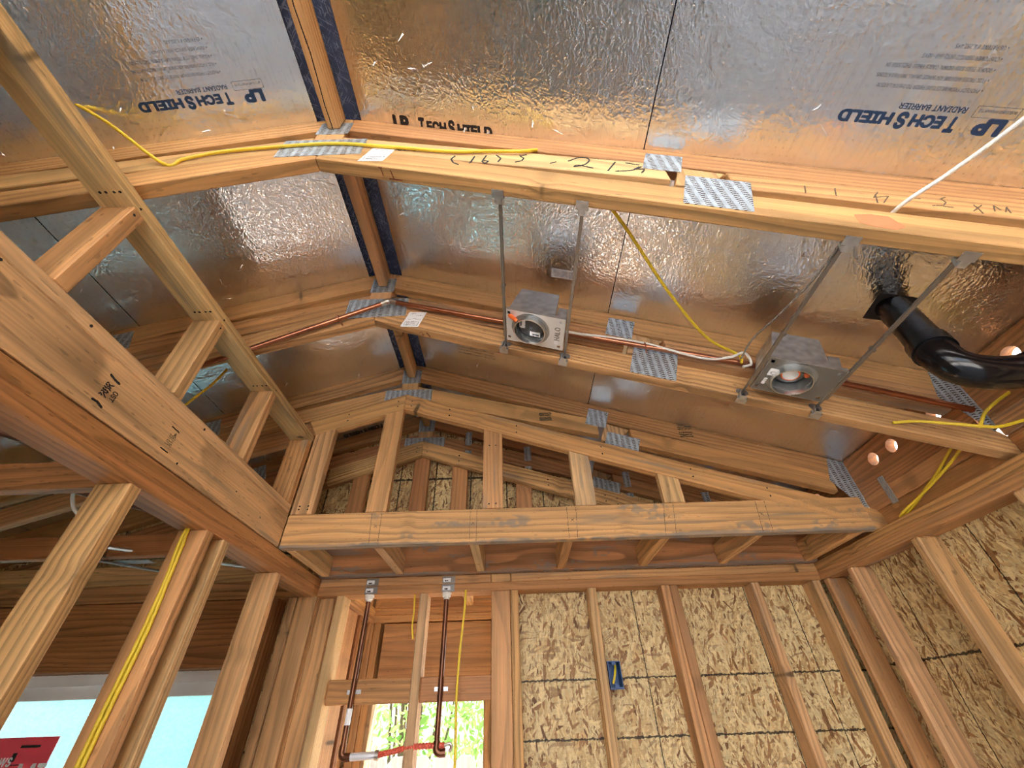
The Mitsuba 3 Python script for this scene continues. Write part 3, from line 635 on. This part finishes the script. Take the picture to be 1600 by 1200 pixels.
    if white: put('emblem', t, lettering('HALO', 0.018, 0.062, c + U_*0.088 + V_*0.030 - N_*0.0001, -V_, -U_, True, 0.0008), 'grey_plate', label='brand name along the plate edge')
    else:
        put('emblem', t, lettering('HALO', 0.018, 0.050, c - U_*0.062 + V_*0.032 - N_*0.0001, -V_, -U_, True, 0.0008), 'can_wall', label='brand name along the plate edge')
    for a, b, w_, d_ in (((0.070, 0.03, 0.014, 0.018),) if white else ((-0.086, -0.030, 0.022, 0.030), (-0.086, 0.014, 0.010, 0.028))):
        put('label', t, lmesh(box(a, a + w_, b, b + d_, -0.0006, 0), c), 'paper')
    bars = []
    for s in (-1, 1):
        o = c + U_*s*(hw + 0.009) + N_*0.006
        ya, yb = TR[0] + 0.039 - cy, TR[1] - 0.0015 - cy
        b_ = put('hanger_bar', t, lmesh(box(-0.0045, 0.0045, ya, 0.06, -0.003, 0.004), o), 'dull_steel')
        put('slide', b_, lmesh(box(-0.0032, 0.0032, -0.16, yb, 0.0044, 0.0075), o), 'dull_steel')
        put('clip', b_, lmesh(box(-0.0062, 0.0062, -0.165, -0.157, -0.006, 0.009), o), 'dull_steel')
        for ye, sg in ((ya, 1), (yb, -1)):
            pl = extrude(unary_union([sbox(-0.008, -0.020, 0.008, 0.010), Point(-0.008, 0.010).buffer(0.011), Point(0.009, 0.008).buffer(0.011), sbox(-0.016, -0.020, 0.016, -0.008)]), 0.002, o + V_*ye - V_*(0.002 if sg < 0 else 0.0), U_, N_, V_)
            k2 = put('bracket', t, pl, 'dull_steel')
            pr = [lmesh(box(-0.008, 0.010, min(ye, ye + sg*0.016), max(ye, ye + sg*0.016), -0.022, -0.0195), o), lmesh(box(-0.010, -0.008, min(ye, ye + sg*0.014), max(ye, ye + sg*0.014), -0.020, 0.004), o)]
            pr += [lmesh(box(-0.016, 0.016, min(ye, ye - sg*0.022), max(ye, ye - sg*0.022), -0.0218, -0.0195), o)]
            put('tab', k2, cat(pr), 'galvanized')
            put('screw', k2, rod(o + V_*(ye + sg*0.002) + U_*0.003 - N_*0.004, o + V_*(ye + sg*0.007) + U_*0.003 - N_*0.004, 0.0045, 8), 'ink_black')
    return t
recessed_light(0.0955, 0.981, 'recessed light can with a white plate hung between the bars left of centre', 'painted_plate', True)
recessed_light(0.883, 0.975, 'recessed light can with a dull grey plate hung between the bars at right', 'grey_plate', False)

# ================================================================== PIPES AND CABLES
def pipe(name, P, r, mat, label, category, group=None, fit=(), fmat=None, n=10, smooth=30):
    t = thing(name, label, category, group)
    put('run', t, tube(P, r, 14), mat, smooth=smooth)
    for a, b, rr in fit: put('fitting', t, rod(a, b, rr, 16), fmat or mat, smooth=30)
    return t
yp = 1.070
pk_ = np.array([-0.478, yp, 1.335])
cp = thing('copper_pipe', 'thin copper water pipe bent over the ridge along the middle truss', 'pipe')
put('run', cp, tube([pk_, [-1.02, yp, 1.045], [-1.9, yp, 0.60]], 0.0095, 14), 'copper', smooth=30)
put('run', cp, tube([pk_, [0.234, yp, 1.117], [0.881, yp, 0.925], [1.462, yp, 0.719]], 0.0095, 14), 'copper', smooth=30)
put('elbow', cp, tube(spline([pk_ + [-0.030, 0, -0.016], pk_ + [0, 0, 0.001], pk_ + [0.032, 0, -0.010]]), 0.0118, 14), 'solder', smooth=30)
for x, z in ((-0.66, 1.237), (0.495, 1.040), (0.02, 1.183)):
    put('strap', cp, tube(spline([[x - 0.012, TR[1] - 0.001, z + 0.014], [x, yp - 0.010, z + 0.006], [x + 0.002, yp - 0.010, z - 0.006], [x + 0.012, TR[1] - 0.001, z - 0.014]]), 0.0025, 6), 'copper', smooth=30)
for x, bz, lab in ((-0.703, -0.085, 'left copper drop pipe, with a white printed label low on it'), (-0.330, -0.082, 'right copper drop pipe in front of the bay, straight with an elbow at its foot')):
    t = thing('drop_pipe', lab, 'pipe')
    yq = 2.138
    x2 = x*yq/2.17
    put('run', t, rod([x2, yq, bz], [x2, yq, 0.480], 0.0112, 16), 'old_copper', smooth=30)
    put('elbow', t, tube(spline([[x2, yq, bz + 0.03], [x2, yq, bz + 0.004], [x2 + 0.012, yq, bz - 0.006], [x2 + 0.035, yq, bz - 0.006]]), 0.0138, 14), 'old_copper', smooth=30)
    put('strap', t, box(x2 - 0.028, x2 + 0.030, yq + 0.0115, yq + 0.0135, 0.105, 0.120), 'galvanized')
    put('insulator', t, tube(spline([[x2, yq, 0.452], [x2, yq, 0.468], [x2, yq, 0.4808]]), [0.0135]*6 + [0.019]*8 + [0.022]*7, 14), 'white_plastic', smooth=30, label='white plastic isolator')
    if x < -0.6: put('label', t, rod([x2, yq, 0.005], [x2, yq, 0.058], 0.0117, 14), 'paper', smooth=30, label='white printed pipe label')
    cxp = x2 + 0.006
    for zz, n_ in ((0.536, 0), (0.500, 1)):
        np_ = thing('nail_plate', ('upper' if not n_ else 'lower') + ' grey nail plate with a white label over the ' + ('left' if x < -0.6 else 'right') + ' copper drop pipe', 'nail plate', 'nail plates on the top plates')
        put('plate', np_, cbox(cxp - 0.030, cxp + 0.030, YB - 0.0016, YB - 0.0002, zz - 0.0165, zz + 0.0165, 0.0004), 'dull_steel')
        put('label', np_, box(cxp - 0.026, cxp + 0.010, YB - 0.0021, YB - 0.0017, zz - 0.009, zz + 0.008), 'paper')
        put('print', np_, box(cxp - 0.018, cxp - 0.002, YB - 0.0025, YB - 0.0022, zz - 0.007, zz - 0.002), 'ink_black')
fh = thing('flexible_hose', 'red flexible hose with a silver sleeve joining the feet of the two copper drops', 'hose')
ya_ = 2.138
xa_, xb_ = -0.693, -0.325
put('sleeve', fh, rod([xa_ + 0.036, ya_, -0.091], [-0.555, ya_, -0.088], 0.0125, 14), 'silver_sleeve', smooth=30, label='silver sleeve')
P = spline([[-0.556, ya_, -0.088], [-0.50, ya_, -0.080], [-0.42, ya_, -0.068], [xb_ + 0.03, ya_, -0.066]], 40)
rr_ = 0.0095 + 0.0012*np.sin(np.arange(len(P))*1.55)
put('corrugated_tube', fh, tube(P, rr_, 12), 'red_plastic', smooth=30)
put('clamp', fh, rod([-0.562, ya_, -0.088], [-0.548, ya_, -0.088], 0.016, 14), 'solder', smooth=30)
put('clamp', fh, tube(spline([[xb_ + 0.03, ya_, -0.066], [xb_ + 0.05, ya_, -0.062], [xb_ + 0.058, ya_, -0.072], [xb_ + 0.05, ya_, -0.086]]), 0.006, 10), 'solder', smooth=30)

vp = thing('vent_pipe', 'glossy black plastic vent pipe bending up through the foil', 'pipe')
yv = 0.80
A, B_ = np.array([1.232, 0.872, 1.01]), np.array([1.125, 0.795, 0.715])
put('riser', vp, rod(A, B_, 0.042, 24), 'black_plastic', smooth=40)
elb = spline([B_ + (A - B_)*0.06, B_, [1.135, 0.787, 0.660], [1.190, 0.780, 0.632], [1.28, 0.775, 0.630]], 12)
put('bend', vp, tube(elb, 0.042, 24), 'black_plastic', smooth=40)
put('run', vp, rod([1.275, 0.775, 0.630], [1.515, 0.770, 0.655], 0.042, 24), 'black_plastic', smooth=40)
put('hub', vp, rod(B_ + (A - B_)*0.02, B_ + (A - B_)*0.16, 0.048, 24), 'black_plastic', smooth=40)
put('hub', vp, rod([1.285, 0.775, 0.631], [1.33, 0.774, 0.636], 0.048, 24), 'black_plastic', smooth=40)
hole = [(-0.06, -0.045), (0.055, -0.05), (0.06, 0.02), (0.02, 0.05), (-0.05, 0.055)]
ho = np.array([1.222, 0.868, zf(1.222) - 0.001])
put('hole', vp, extrude(Polygon(hole), 0.0006, ho, eR, [0, 1, 0], np.cross(eR, [0, 1, 0])), 'core', label='rough black hole cut in the foil')

def cable(P, r, mat, label, category='cable', group=None, n=12, name=None):
    return single(name or mat, tube(spline(P, n), r, 10), mat, label, category, group, smooth=40)
yw = TR[0] - 0.0065
cable([[-1.30, 0.30, 1.38], [-1.12, 0.40, 1.335], [-0.946, yw, 1.226], [-0.90, yw, 1.250], [-0.83, yw, 1.287], [-0.717, yw, 1.312], [-0.509, yw, 1.335], [-0.343, yw, 1.303], [-0.153, yw, 1.257], [-0.044, yw, 1.252], [0.05, yw - 0.002, 1.240], [0.10, yw + 0.004, 1.262]], 0.0046, 'yellow_cable', 'yellow cable stapled along the face of the nearest truss')
cable([[0.275, 0.530, 1.020], [0.35, 0.62, 1.03], [0.50, 0.80, 1.0], [0.66, 0.96, 0.965], [0.795, 1.04, 0.955], [0.80, 1.05, 0.925]], 0.0046, 'yellow_cable', 'yellow cable sagging from the nearest truss to the grey plated light')
cable([[0.206, 1.00, 1.055], [0.27, 1.045, 1.085], [0.36, 1.062, 1.085], [0.50, 1.062, 1.045], [0.68, 1.062, 0.965], [0.76, 1.04, 0.945], [0.81, 1.03, 0.955], [0.82, 1.035, 0.91], [0.79, 1.04, 0.90]], 0.0045, 'white_cable', 'white cable running from the white plated light to the grey plated one')
cable([[0.80, 1.04, 0.94], [0.79, 0.94, 0.93], [0.785, 0.80, 0.885], [0.778, 0.66, 0.845], [0.775, 0.535, 0.83]], 0.0030, 'grey_cable', 'thin grey cable tied along the left hanger bar of the grey plated light')
cable([[0.94, 0.60, 0.93], [0.892, 0.478, 0.874], [0.955, 0.40, 0.878], [1.015, 0.30, 0.876], [1.10, 0.10, 0.87], [1.2, -0.15, 0.9]], 0.0045, 'white_cable', 'white cable leaving the nearest truss towards the upper right corner')
cable([[1.34, 0.998, 0.612], [1.36, 1.0, 0.63], [1.40, 1.0, 0.665], [1.468, 1.0, 0.704], [1.53, 1.0, 0.735]], 0.0046, 'yellow_cable', 'yellow cable rising from the middle truss end beside the black vent pipe')
cable([[1.20, 1.085, 0.690], [1.26, 1.06, 0.675], [1.345, 1.0, 0.615], [1.40, 1.0, 0.612], [1.485, 1.0, 0.631], [1.55, 0.98, 0.64]], 0.0046, 'yellow_cable', 'yellow cable crossing the end of the middle truss to the right wall')
cable([[1.50, 1.14, 0.70], [1.497, 1.22, 0.655], [1.49, 1.33, 0.618], [1.485, 1.44, 0.590], [1.480, 1.53, 0.570], [1.49, 1.56, 0.561], [1.495, 1.50, 0.575], [1.50, 1.42, 0.605], [1.505, 1.33, 0.640], [1.508, 1.2, 0.70]], 0.0046, 'yellow_cable', 'looped yellow cable lying over the right wall plate')
sx = -0.985
for dx, lab in ((-0.006, 'left one of two yellow cables stapled down a left wall stud'), (0.006, 'right one of two yellow cables stapled down a left wall stud')):
    cable([[sx + dx*0.5 - 0.012, 1.26, 0.60], [sx + dx*0.5 - 0.010, 1.236, 0.482], [sx + dx - 0.01, 1.2385, 0.43], [sx + dx*0.6 - 0.002, 1.2385, 0.34], [sx + dx + 0.004, 1.2385, 0.2], [sx + dx, 1.2385, 0.0], [sx + dx, 1.2385, -0.4], [sx + dx, 1.2385, -0.9]], 0.005, 'yellow_cable', lab)
cable([[-1.16, 1.25, 1.15], [-1.155, 1.22, 1.05], [-1.17, 1.19, 0.95], [-1.19, 1.17, 0.85], [-1.19, 1.15, 0.70]], 0.0046, 'yellow_cable', 'short yellow cable hanging behind the pony wall studs')
cable([[-0.232, 2.105, 0.482], [-0.234, 2.104, 0.40], [-0.245, 2.104, 0.26], [-0.250, 2.100, 0.16], [-0.252, 2.104, 0.05], [-0.247, 2.106, -0.12], [-0.25, 2.11, -0.5]], 0.005, 'yellow_cable', 'yellow cable hanging from the top plate right of the copper drops')
cable([[-0.482, 2.16, 0.482], [-0.478, 2.16, 0.42], [-0.478, 2.16, 0.35], [-0.47, 2.165, 0.30]], 0.004, 'yellow_cable', 'thin yellow cable between the two copper drops beside a stud')
# adjoining room, seen over and between the left studs
for i, (P, lab) in enumerate((([[-1.02, 0.55, 0.560], [-1.20, 0.66, 0.60], [-1.45, 0.75, 0.64], [-1.8, 0.86, 0.68]], 'upper white cable entering the left wall plate'),
                ([[-1.00, 0.645, 0.559], [-1.15, 0.74, 0.595], [-1.35, 0.80, 0.62], [-1.7, 0.92, 0.66]], 'lower white cable entering the left wall plate'),
                ([[-1.30, 1.145, 0.70], [-1.40, 1.22, 0.655], [-1.48, 1.28, 0.64], [-1.50, 1.34, 0.60], [-1.47, 1.40, 0.575]], 'short white cable hooked beside the copper pipes of the adjoining room'))):
    cable(P, 0.006, 'white_cable', lab)
for P, lab in (([[-1.9, 1.02, 0.70], [-1.30, 1.60, 0.66]], 'lower dark copper pipe across the adjoining room'), ([[-1.55, 1.03, 0.72], [-1.15, 1.50, 0.70]], 'upper dark copper pipe across the adjoining room')):
    single('copper_pipe', rod(*P, 0.011, 14), 'old_copper', lab, 'pipe', smooth=30)
hb = thing('hanger_bracket', 'galvanized light hanger bars in the adjoining room behind the first left stud', 'bracket')
put('bar', hb, rod([-1.62, 1.66, 0.580], [-1.10, 2.05, 0.575], 0.006, 8), 'galvanized')
put('bar', hb, rod([-1.72, 1.68, 0.550], [-1.42, 2.06, 0.550], 0.005, 8), 'grey_plate')
put('plate', hb, cbox(-1.66, -1.52, 1.755, 1.80, 0.556, 0.560, 0.001), 'galvanized')

# ================================================================== SMALL THINGS
eb = thing('outlet_box', 'blue plastic electrical box nailed to a back wall stud', 'electrical box')
bx0, bx1, bz0, bz1, by = 0.386, 0.440, 0.094, 0.187, YB - 0.010
P = sbox(bx0, bz0, bx1, bz1).difference(sbox(bx0 + 0.003, bz0 + 0.003, bx1 - 0.003, bz1 - 0.003))
put('shell', eb, extrude(P, 0.070, [0, by, 0], [1, 0, 0], [0, 0, 1], [0, 1, 0]), 'blue_plastic')
put('back', eb, box(bx0, bx1, by + 0.067, by + 0.070, bz0, bz1), 'blue_plastic')
put('lug', eb, cat([box(0.405, 0.421, by + 0.002, by + 0.012, bz1 - 0.013, bz1 - 0.003), box(0.405, 0.421, by + 0.002, by + 0.012, bz0 + 0.003, bz0 + 0.013), box(bx0 - 0.001, bx1 + 0.001, by - 0.001, by + 0.004, bz0 - 0.005, bz0 - 0.001)]), 'blue_plastic')
cable([[0.428, YB + 0.05, 0.182], [0.424, YB + 0.03, 0.165], [0.412, YB + 0.006, 0.135], [0.402, YB + 0.012, 0.110]], 0.005, 'yellow_cable', 'short yellow cable end curled inside the blue box')

def tag(x0, z0, y, lab):
    t = thing('paper_tag', lab, 'tag')
    e1, e2 = unit([1, 0, -0.06]), unit([0.30, 0, 0.95])
    o = np.array([x0, y, z0])
    q = np.array([o, o + e1*0.070, o + e1*0.070 + e2*0.090, o + e2*0.090])
    v = np.vstack([q, q + [0, -0.0008, 0]])
    put('sheet', t, hull(v), 'paper')
    o2 = o + [0, -0.0009, 0]
    put('print', t, strokes([[(0.008, 0.010), (0.062, 0.010), (0.062, 0.030), (0.008, 0.030), (0.008, 0.010)], [(0.014, 0.016), (0.05, 0.018)], [(0.014, 0.024), (0.055, 0.024)], [(0.008, 0.045), (0.025, 0.045), (0.034, 0.051), (0.045, 0.045), (0.062, 0.045)], [(0.034, 0.068), (0.060, 0.070)], [(0.010, 0.078), (0.03, 0.08)]], 0.0012, o2, e1, e2), 'ink_grey')
tag(-0.405, 1.222, TR[0] - 0.0003, 'white paper truss tag on the peak of the nearest truss')
tag(-0.420, 1.205, TR[1] - 0.0003, 'white paper truss tag on the peak of the middle truss')

# a white printed label on the foil behind the white-plated light
ls = thing('foil_label', 'white printed label stuck on the foil above the white plated light', 'sticker')
lo = np.array([0.205, 1.0, zf(0.205) - 0.0006])

k_ = put('sheet', ls, extrude(sbox(0, 0, 0.098, 0.040), 0.0004, [0.176, 0.967, zf(0.176) - 0.0008], eR, [0, -1, 0], np.cross(eR, [0, -1, 0])), 'paper')
lin = []
for i in range(6):
    for a, b in ((0.006, 0.034), (0.040, 0.064), (0.070, 0.092)):
        q = a
        while q < b - 0.004:
            w_ = rng.uniform(0.003, 0.009); lin.append([(q, 0.006 + i*0.0052), (min(q + w_, b), 0.006 + i*0.0052)]); q += w_ + 0.002
put('print', ls, strokes(lin, 0.0009, [0.176, 0.967, zf(0.176) - 0.0014], eR, [0, -1, 0]), 'ink_grey')

# handwriting, stamps and pencil marks on the lumber
EX, EZ = [1, 0, 0], [0, 0, 1]
def ink(parent, lines, w, y, mat='ink_black', label=None):
    put('writing', parent, strokes(lines, w, [0, y - 0.0002, 0], EX, EZ), mat, label=label)
arc = lambda cx, cz, r, a0, a1, k=1.0, n=10: [(cx + r*math.cos(math.radians(a))*k, cz + r*math.sin(math.radians(a))) for a in np.linspace(a0, a1, n)]
ink(t1, [[(-0.306, 1.300), (-0.298, 1.288), (-0.290, 1.299), (-0.283, 1.290), (-0.276, 1.300)], [(-0.255, 1.282), (-0.235, 1.288)],
         [(-0.134, 1.240), (-0.143, 1.220), (-0.137, 1.198), (-0.122, 1.183)], [(-0.078, 1.232), (-0.090, 1.190)], [(-0.045, 1.238), (-0.056, 1.200), (-0.048, 1.186), (-0.039, 1.200), (-0.052, 1.206)],
         [(-0.016, 1.238), (-0.004, 1.215), (-0.012, 1.195)], [(0.068, 1.235), (0.050, 1.230), (0.060, 1.213), (0.054, 1.198), (0.037, 1.190)], [(0.132, 1.176), (0.147, 1.184)],
         spline([(0.182, 1.187), (0.215, 1.208), (0.240, 1.196), (0.226, 1.165), (0.194, 1.150), (0.205, 1.160), (0.242, 1.140)], 5).tolist(), [(0.308, 1.172), (0.280, 1.122)],
         [(0.337, 1.166), (0.368, 1.151)], spline([(0.300, 1.118), (0.342, 1.120), (0.372, 1.140), (0.352, 1.128), (0.376, 1.124), (0.366, 1.104)], 5).tolist()], 0.0042, TR[0], label='black handwriting')
ink(t1, [[(0.750, 1.007), (0.735, 0.972)], [(0.816, 0.990), (0.801, 0.955)], [(0.908, 0.966), (0.884, 0.942), (0.921, 0.945), (0.892, 0.915)], [(0.896, 0.955), (0.878, 0.916)], [(0.974, 0.933), (0.988, 0.929)],
         [(1.049, 0.933), (1.034, 0.926), (1.036, 0.910), (1.020, 0.896), (0.995, 0.897)], [(1.018, 0.892), (1.036, 0.886)], [(1.089, 0.894), (1.086, 0.870), (1.082, 0.856)], [(1.106, 0.892), (1.070, 0.868)],
         [(1.116, 0.865), (1.131, 0.888), (1.133, 0.870)], [(1.138, 0.861), (1.155, 0.880), (1.145, 0.856)]], 0.0028, TR[0], 'ink_pencil', 'dark pencil writing')
put('stain', t1, extrude(Polygon([(0.797, 0.862), (0.83, 0.862), (0.862, 0.850), (0.872, 0.812), (0.850, 0.803), (0.812, 0.818), (0.792, 0.834)]).buffer(0.004), 0.0003, [0, TR[0] - 0.0004, 0], EX, EZ, [0, 1, 0]), 'stain', label='reddish smear on the chord')
def under(parent, x0, y0, lines, w, mat, zfn=zc, off=0.0004):
    put('writing', parent, strokes(lines, w, [x0, y0, zfn(x0) - off], eR, [0, -1, 0]), mat)
under(t1, -0.342, 0.505, [[(0, 0.017), (0.011, 0.017)], [(0.007, 0.017), (0.010, -0.004)], [(0.036, 0.014), (0.041, -0.010)], [(0.028, -0.010), (0.066, -0.010)]], 0.0022, 'ink_red')
under(t2, -0.345, 1.125, [[(0, 0.014), (0.012, 0.022), (0.014, 0.002)], [(0.012, 0.010), (0.02, 0.010)], [(0.036, 0.022), (0.046, -0.004), (0.030, 0.022)]], 0.0022, 'ink_red')
def side(parent, lines, w, mat):
    put('stamp', parent, strokes(lines, w, [-0.9398, 0, 0], [0, 1, 0], EZ), mat, label='black grade stamp')
def scribble(y0, y1, z0, z1, rows, seed):
    r = np.random.default_rng(seed); out = []
    for i in range(rows):
        z = z0 + (z1 - z0)*(i + 0.5)/rows; q = y0
        while q < y1 - 0.002:
            w_ = r.uniform(0.002, 0.006); out.append([(q, z + r.normal(0, 0.0012)), (min(q + w_, y1), z + r.normal(0, 0.0012))]); q += w_ + r.uniform(0.001, 0.003)
    return out
side(PB_ := pw, [[(0.722, 0.658), (0.737, 0.655), (0.751, 0.654)], [(0.722, 0.587), (0.735, 0.588), (0.750, 0.584)]], 0.0052, 'ink_black')
side(pw, scribble(0.726, 0.744, 0.606, 0.642, 6, 3), 0.0030, 'ink_black')
put('stamp', pw, lettering('OST', 0.013, 0.026, [-0.9399, 0.752, 0.634], [0, 0, -1], [0, 1, 0], True), 'ink_black')
side(pw, [[(0.944, 0.659), (0.973, 0.658)], [(0.945, 0.593), (0.973, 0.593)]], 0.0030, 'ink_black')
side(pw, scribble(0.950, 0.975, 0.608, 0.642, 6, 5), 0.0016, 'ink_pencil')
put('stamp', pw, lettering('A', 0.010, 0.009, [-0.9399, 0.962, 0.640], [0, 1, 0], EZ, True), 'ink_black')
def front(parent, lines, w, mat, y, name='writing'): put(name, parent, strokes(lines, w, [0, y - 0.0002, 0], EX, EZ), mat, kind='stuff')
ml = []
for a, b in ((-0.590, -0.580), (-0.549, -0.544), (-0.177, -0.178), (-0.150, -0.150), (0.227, 0.224), (0.266, 0.258), (0.636, 0.612), (0.676, 0.655), (1.024, 1.006), (1.062, 1.046)): ml.append([(a, 0.688), (b, 0.560)])
for a in (-0.565, -0.165, 0.245, 0.645, 1.03): ml += [[(a - 0.006, 0.640), (a + 0.006, 0.628)], [(a - 0.006, 0.628), (a + 0.006, 0.640)]]
front(sf, ml, 0.0014, 'ink_pencil', Y0)
def grade_stamp(parent, x0, z0, y, w, h, seed, mat='ink_black'):
    front(parent, [[(a + x0, b + z0), (c + x0, d + z0)] for (a, b), (c, d) in scribble(0, w, 0.004, h*0.44, 3, seed)] + [[(a + x0, b + z0 + h*0.5), (c + x0, d + z0 + h*0.5)] for (a, b), (c, d) in scribble(0, w, 0.004, h*0.44, 3, seed + 1)], 0.0042, mat, y, 'stamp')
grade_stamp(t3, 0.150, 1.150, TR[2], 0.058, 0.060, 11)
grade_stamp(t3, 0.822, 1.030, TR[2], 0.062, 0.085, 14)
def nail_heads(parent, pts, y, r=0.0036):
    put('nail', parent, cat([trimesh.creation.cylinder(r, segment=[[x, y - 0.0006, z], [x, y + 0.001, z]], sections=8) for x, z in pts]), 'ink_black', kind='stuff')
nail_heads(sf, [(XR + d, zr(XR + d) + h) for d in (-0.035, 0.035) for h in (0.03, 0.06)] + [(x, zr(x) + h) for x in (-0.80, -0.30, 0.03, 0.42, 0.80, 1.10) for h in (0.030, 0.066)] + [(x, z) for x in (-0.905, -0.868, -0.10, -0.07) for z in (0.715, 1.0 if x > -0.5 else 0.73)], Y0)
nail_heads(gf, [(XR + 0.011 + d, zg(XR + d) + h) for d in (-0.03, 0.03) for h in (0.03, 0.06)] + [(x, zg(x) + h) for x in (-0.74, -0.30, 0.2, 0.5, 0.56) for h in (0.03, 0.062)], g0)

nm = [trimesh.creation.cylinder(0.0034, segment=[[x, y, 1.0394], [x, y, 1.041]], sections=8) for y in (0.47, 0.855, 1.23) for x in (-1.0, -0.985, -0.965, -0.95)]
nm += [trimesh.creation.cylinder(0.0034, segment=[[-0.9395, y, z], [-0.941, y, z]], sections=8) for y, z in ((0.52, 1.05), (0.905, 1.055), (1.28, 1.055), (0.52, 1.02), (0.91, 1.02), (0.62, 0.716), (1.05, 0.718), (0.43, 0.69), (1.02, 0.585), (1.3, 0.63), (1.48, 0.61))]
put('nail', pw, cat(nm), 'ink_black', kind='stuff')
tie = thing('framing_tie', 'grey metal strap tie on the light block under the vent holes', 'metal tie')
put('strap', tie, cbox(1.5135, 1.5165, 1.553, 1.583, 0.625, 0.735, 0.0006), 'gusset', uv=None)

# ================================================================== OUTDOORS
fence = thing('picket_fence', 'sun-bleached dog-eared board fence outside the bay window', 'fence')
fy = 3.62
for i in range(30):
    x = -3.2 + i*0.146; top = -0.160 + rng.uniform(-0.008, 0.008)
    P = Polygon([(x, -C - 0.125), (x + 0.138, -C - 0.125), (x + 0.138, top - 0.035), (x + 0.104, top), (x + 0.034, top), (x, top - 0.035)])
    m = extrude(P, 0.016, [0, fy, 0], EX, EZ, [0, 1, 0])
    put('picket', fence, m, 'weathered', uv=np.tile([rng.uniform(0, 50), 0], (len(m.vertices), 1)))
for z in (-0.55, -1.6): 
    m = box(-3.2, 1.2, fy + 0.017, fy + 0.055, z, z + 0.089); put('rail', fence, m, 'weathered', uv=np.zeros((len(m.vertices), 2)))
def shrub(cx, cy, h, w, n, seed, label):
    r = np.random.default_rng(seed)
    t = thing('shrub', label, 'shrub')
    br = []
    for i in range(9):
        a = r.uniform(0, 6.28); q = np.array([math.cos(a), math.sin(a)])*w*0.45*r.uniform(0.3, 1)
        br.append(tube(spline([[cx, cy, -C - 0.125], [cx + q[0]*0.3, cy + q[1]*0.3, -C + h*0.35], [cx + q[0]*0.8, cy + q[1]*0.8, -C + h*0.7], [cx + q[0], cy + q[1], -C + h*0.95]], 5), np.linspace(0.022, 0.006, 16), 6))
    put('stems', t, cat(br), 'bark', smooth=True)
    th = r.uniform(0, 6.28, n); rad = np.sqrt(r.uniform(0, 1, n))*w*0.5
    z = -C + h*(0.12 + 0.88*r.uniform(0, 1, n)**0.8)
    P = np.stack([cx + rad*np.cos(th), cy + rad*np.sin(th), z], 1)
    L = r.uniform(0.05, 0.11, n); W_ = L*r.uniform(0.28, 0.42, n)
    d = r.normal(0, 1, (n, 3)); d[:, 2] -= 0.5; d /= np.linalg.norm(d, axis=1, keepdims=True)
    e = np.cross(d, r.normal(0, 1, (n, 3))); e /= np.linalg.norm(e, axis=1, keepdims=True)
    nn = np.cross(d, e)
    loc = np.array([[0, 0, 0], [0.35, 0.5, 0.06], [0.35, -0.5, 0.06], [0.75, 0.32, 0.03], [0.75, -0.32, 0.03], [1.0, 0, -0.08]])
    V = P[:, None] + loc[None, :, :1]*L[:, None, None]*d[:, None] + loc[None, :, 1:2]*W_[:, None, None]*e[:, None] + loc[None, :, 2:]*L[:, None, None]*nn[:, None]
    F = np.array([[0, 2, 1], [1, 2, 4], [1, 4, 3], [3, 4, 5]])
    F = (F[None] + (np.arange(n)*6)[:, None, None]).reshape(-1, 3)
    uv = np.repeat(r.uniform(0, 1, n), 6)
    put('foliage', t, (V.reshape(-1, 3), F), 'leaf', uv=np.stack([uv, uv], 1), kind='stuff')
shrub(-0.95, 4.6, 2.9, 1.5, 4200, 1, 'bright green shrub beyond the fence, seen in the left half of the bay window')
shrub(0.1, 4.7, 2.8, 1.5, 4200, 2, 'green leafy shrub beyond the fence, seen in the right half of the bay window')
shrub(-2.4, 5.0, 3.0, 1.6, 2500, 3, 'leafy shrub beyond the fence behind the frosted window')
single('utility_cable', tube(spline([[-3.5, 4.0, 0.42], [-0.6, 3.9, 0.26], [1.2, 3.9, 0.33]], 8), 0.012, 8), 'black_plastic', 'black utility cable crossing outside the top of the bay window', 'cable', smooth=40)
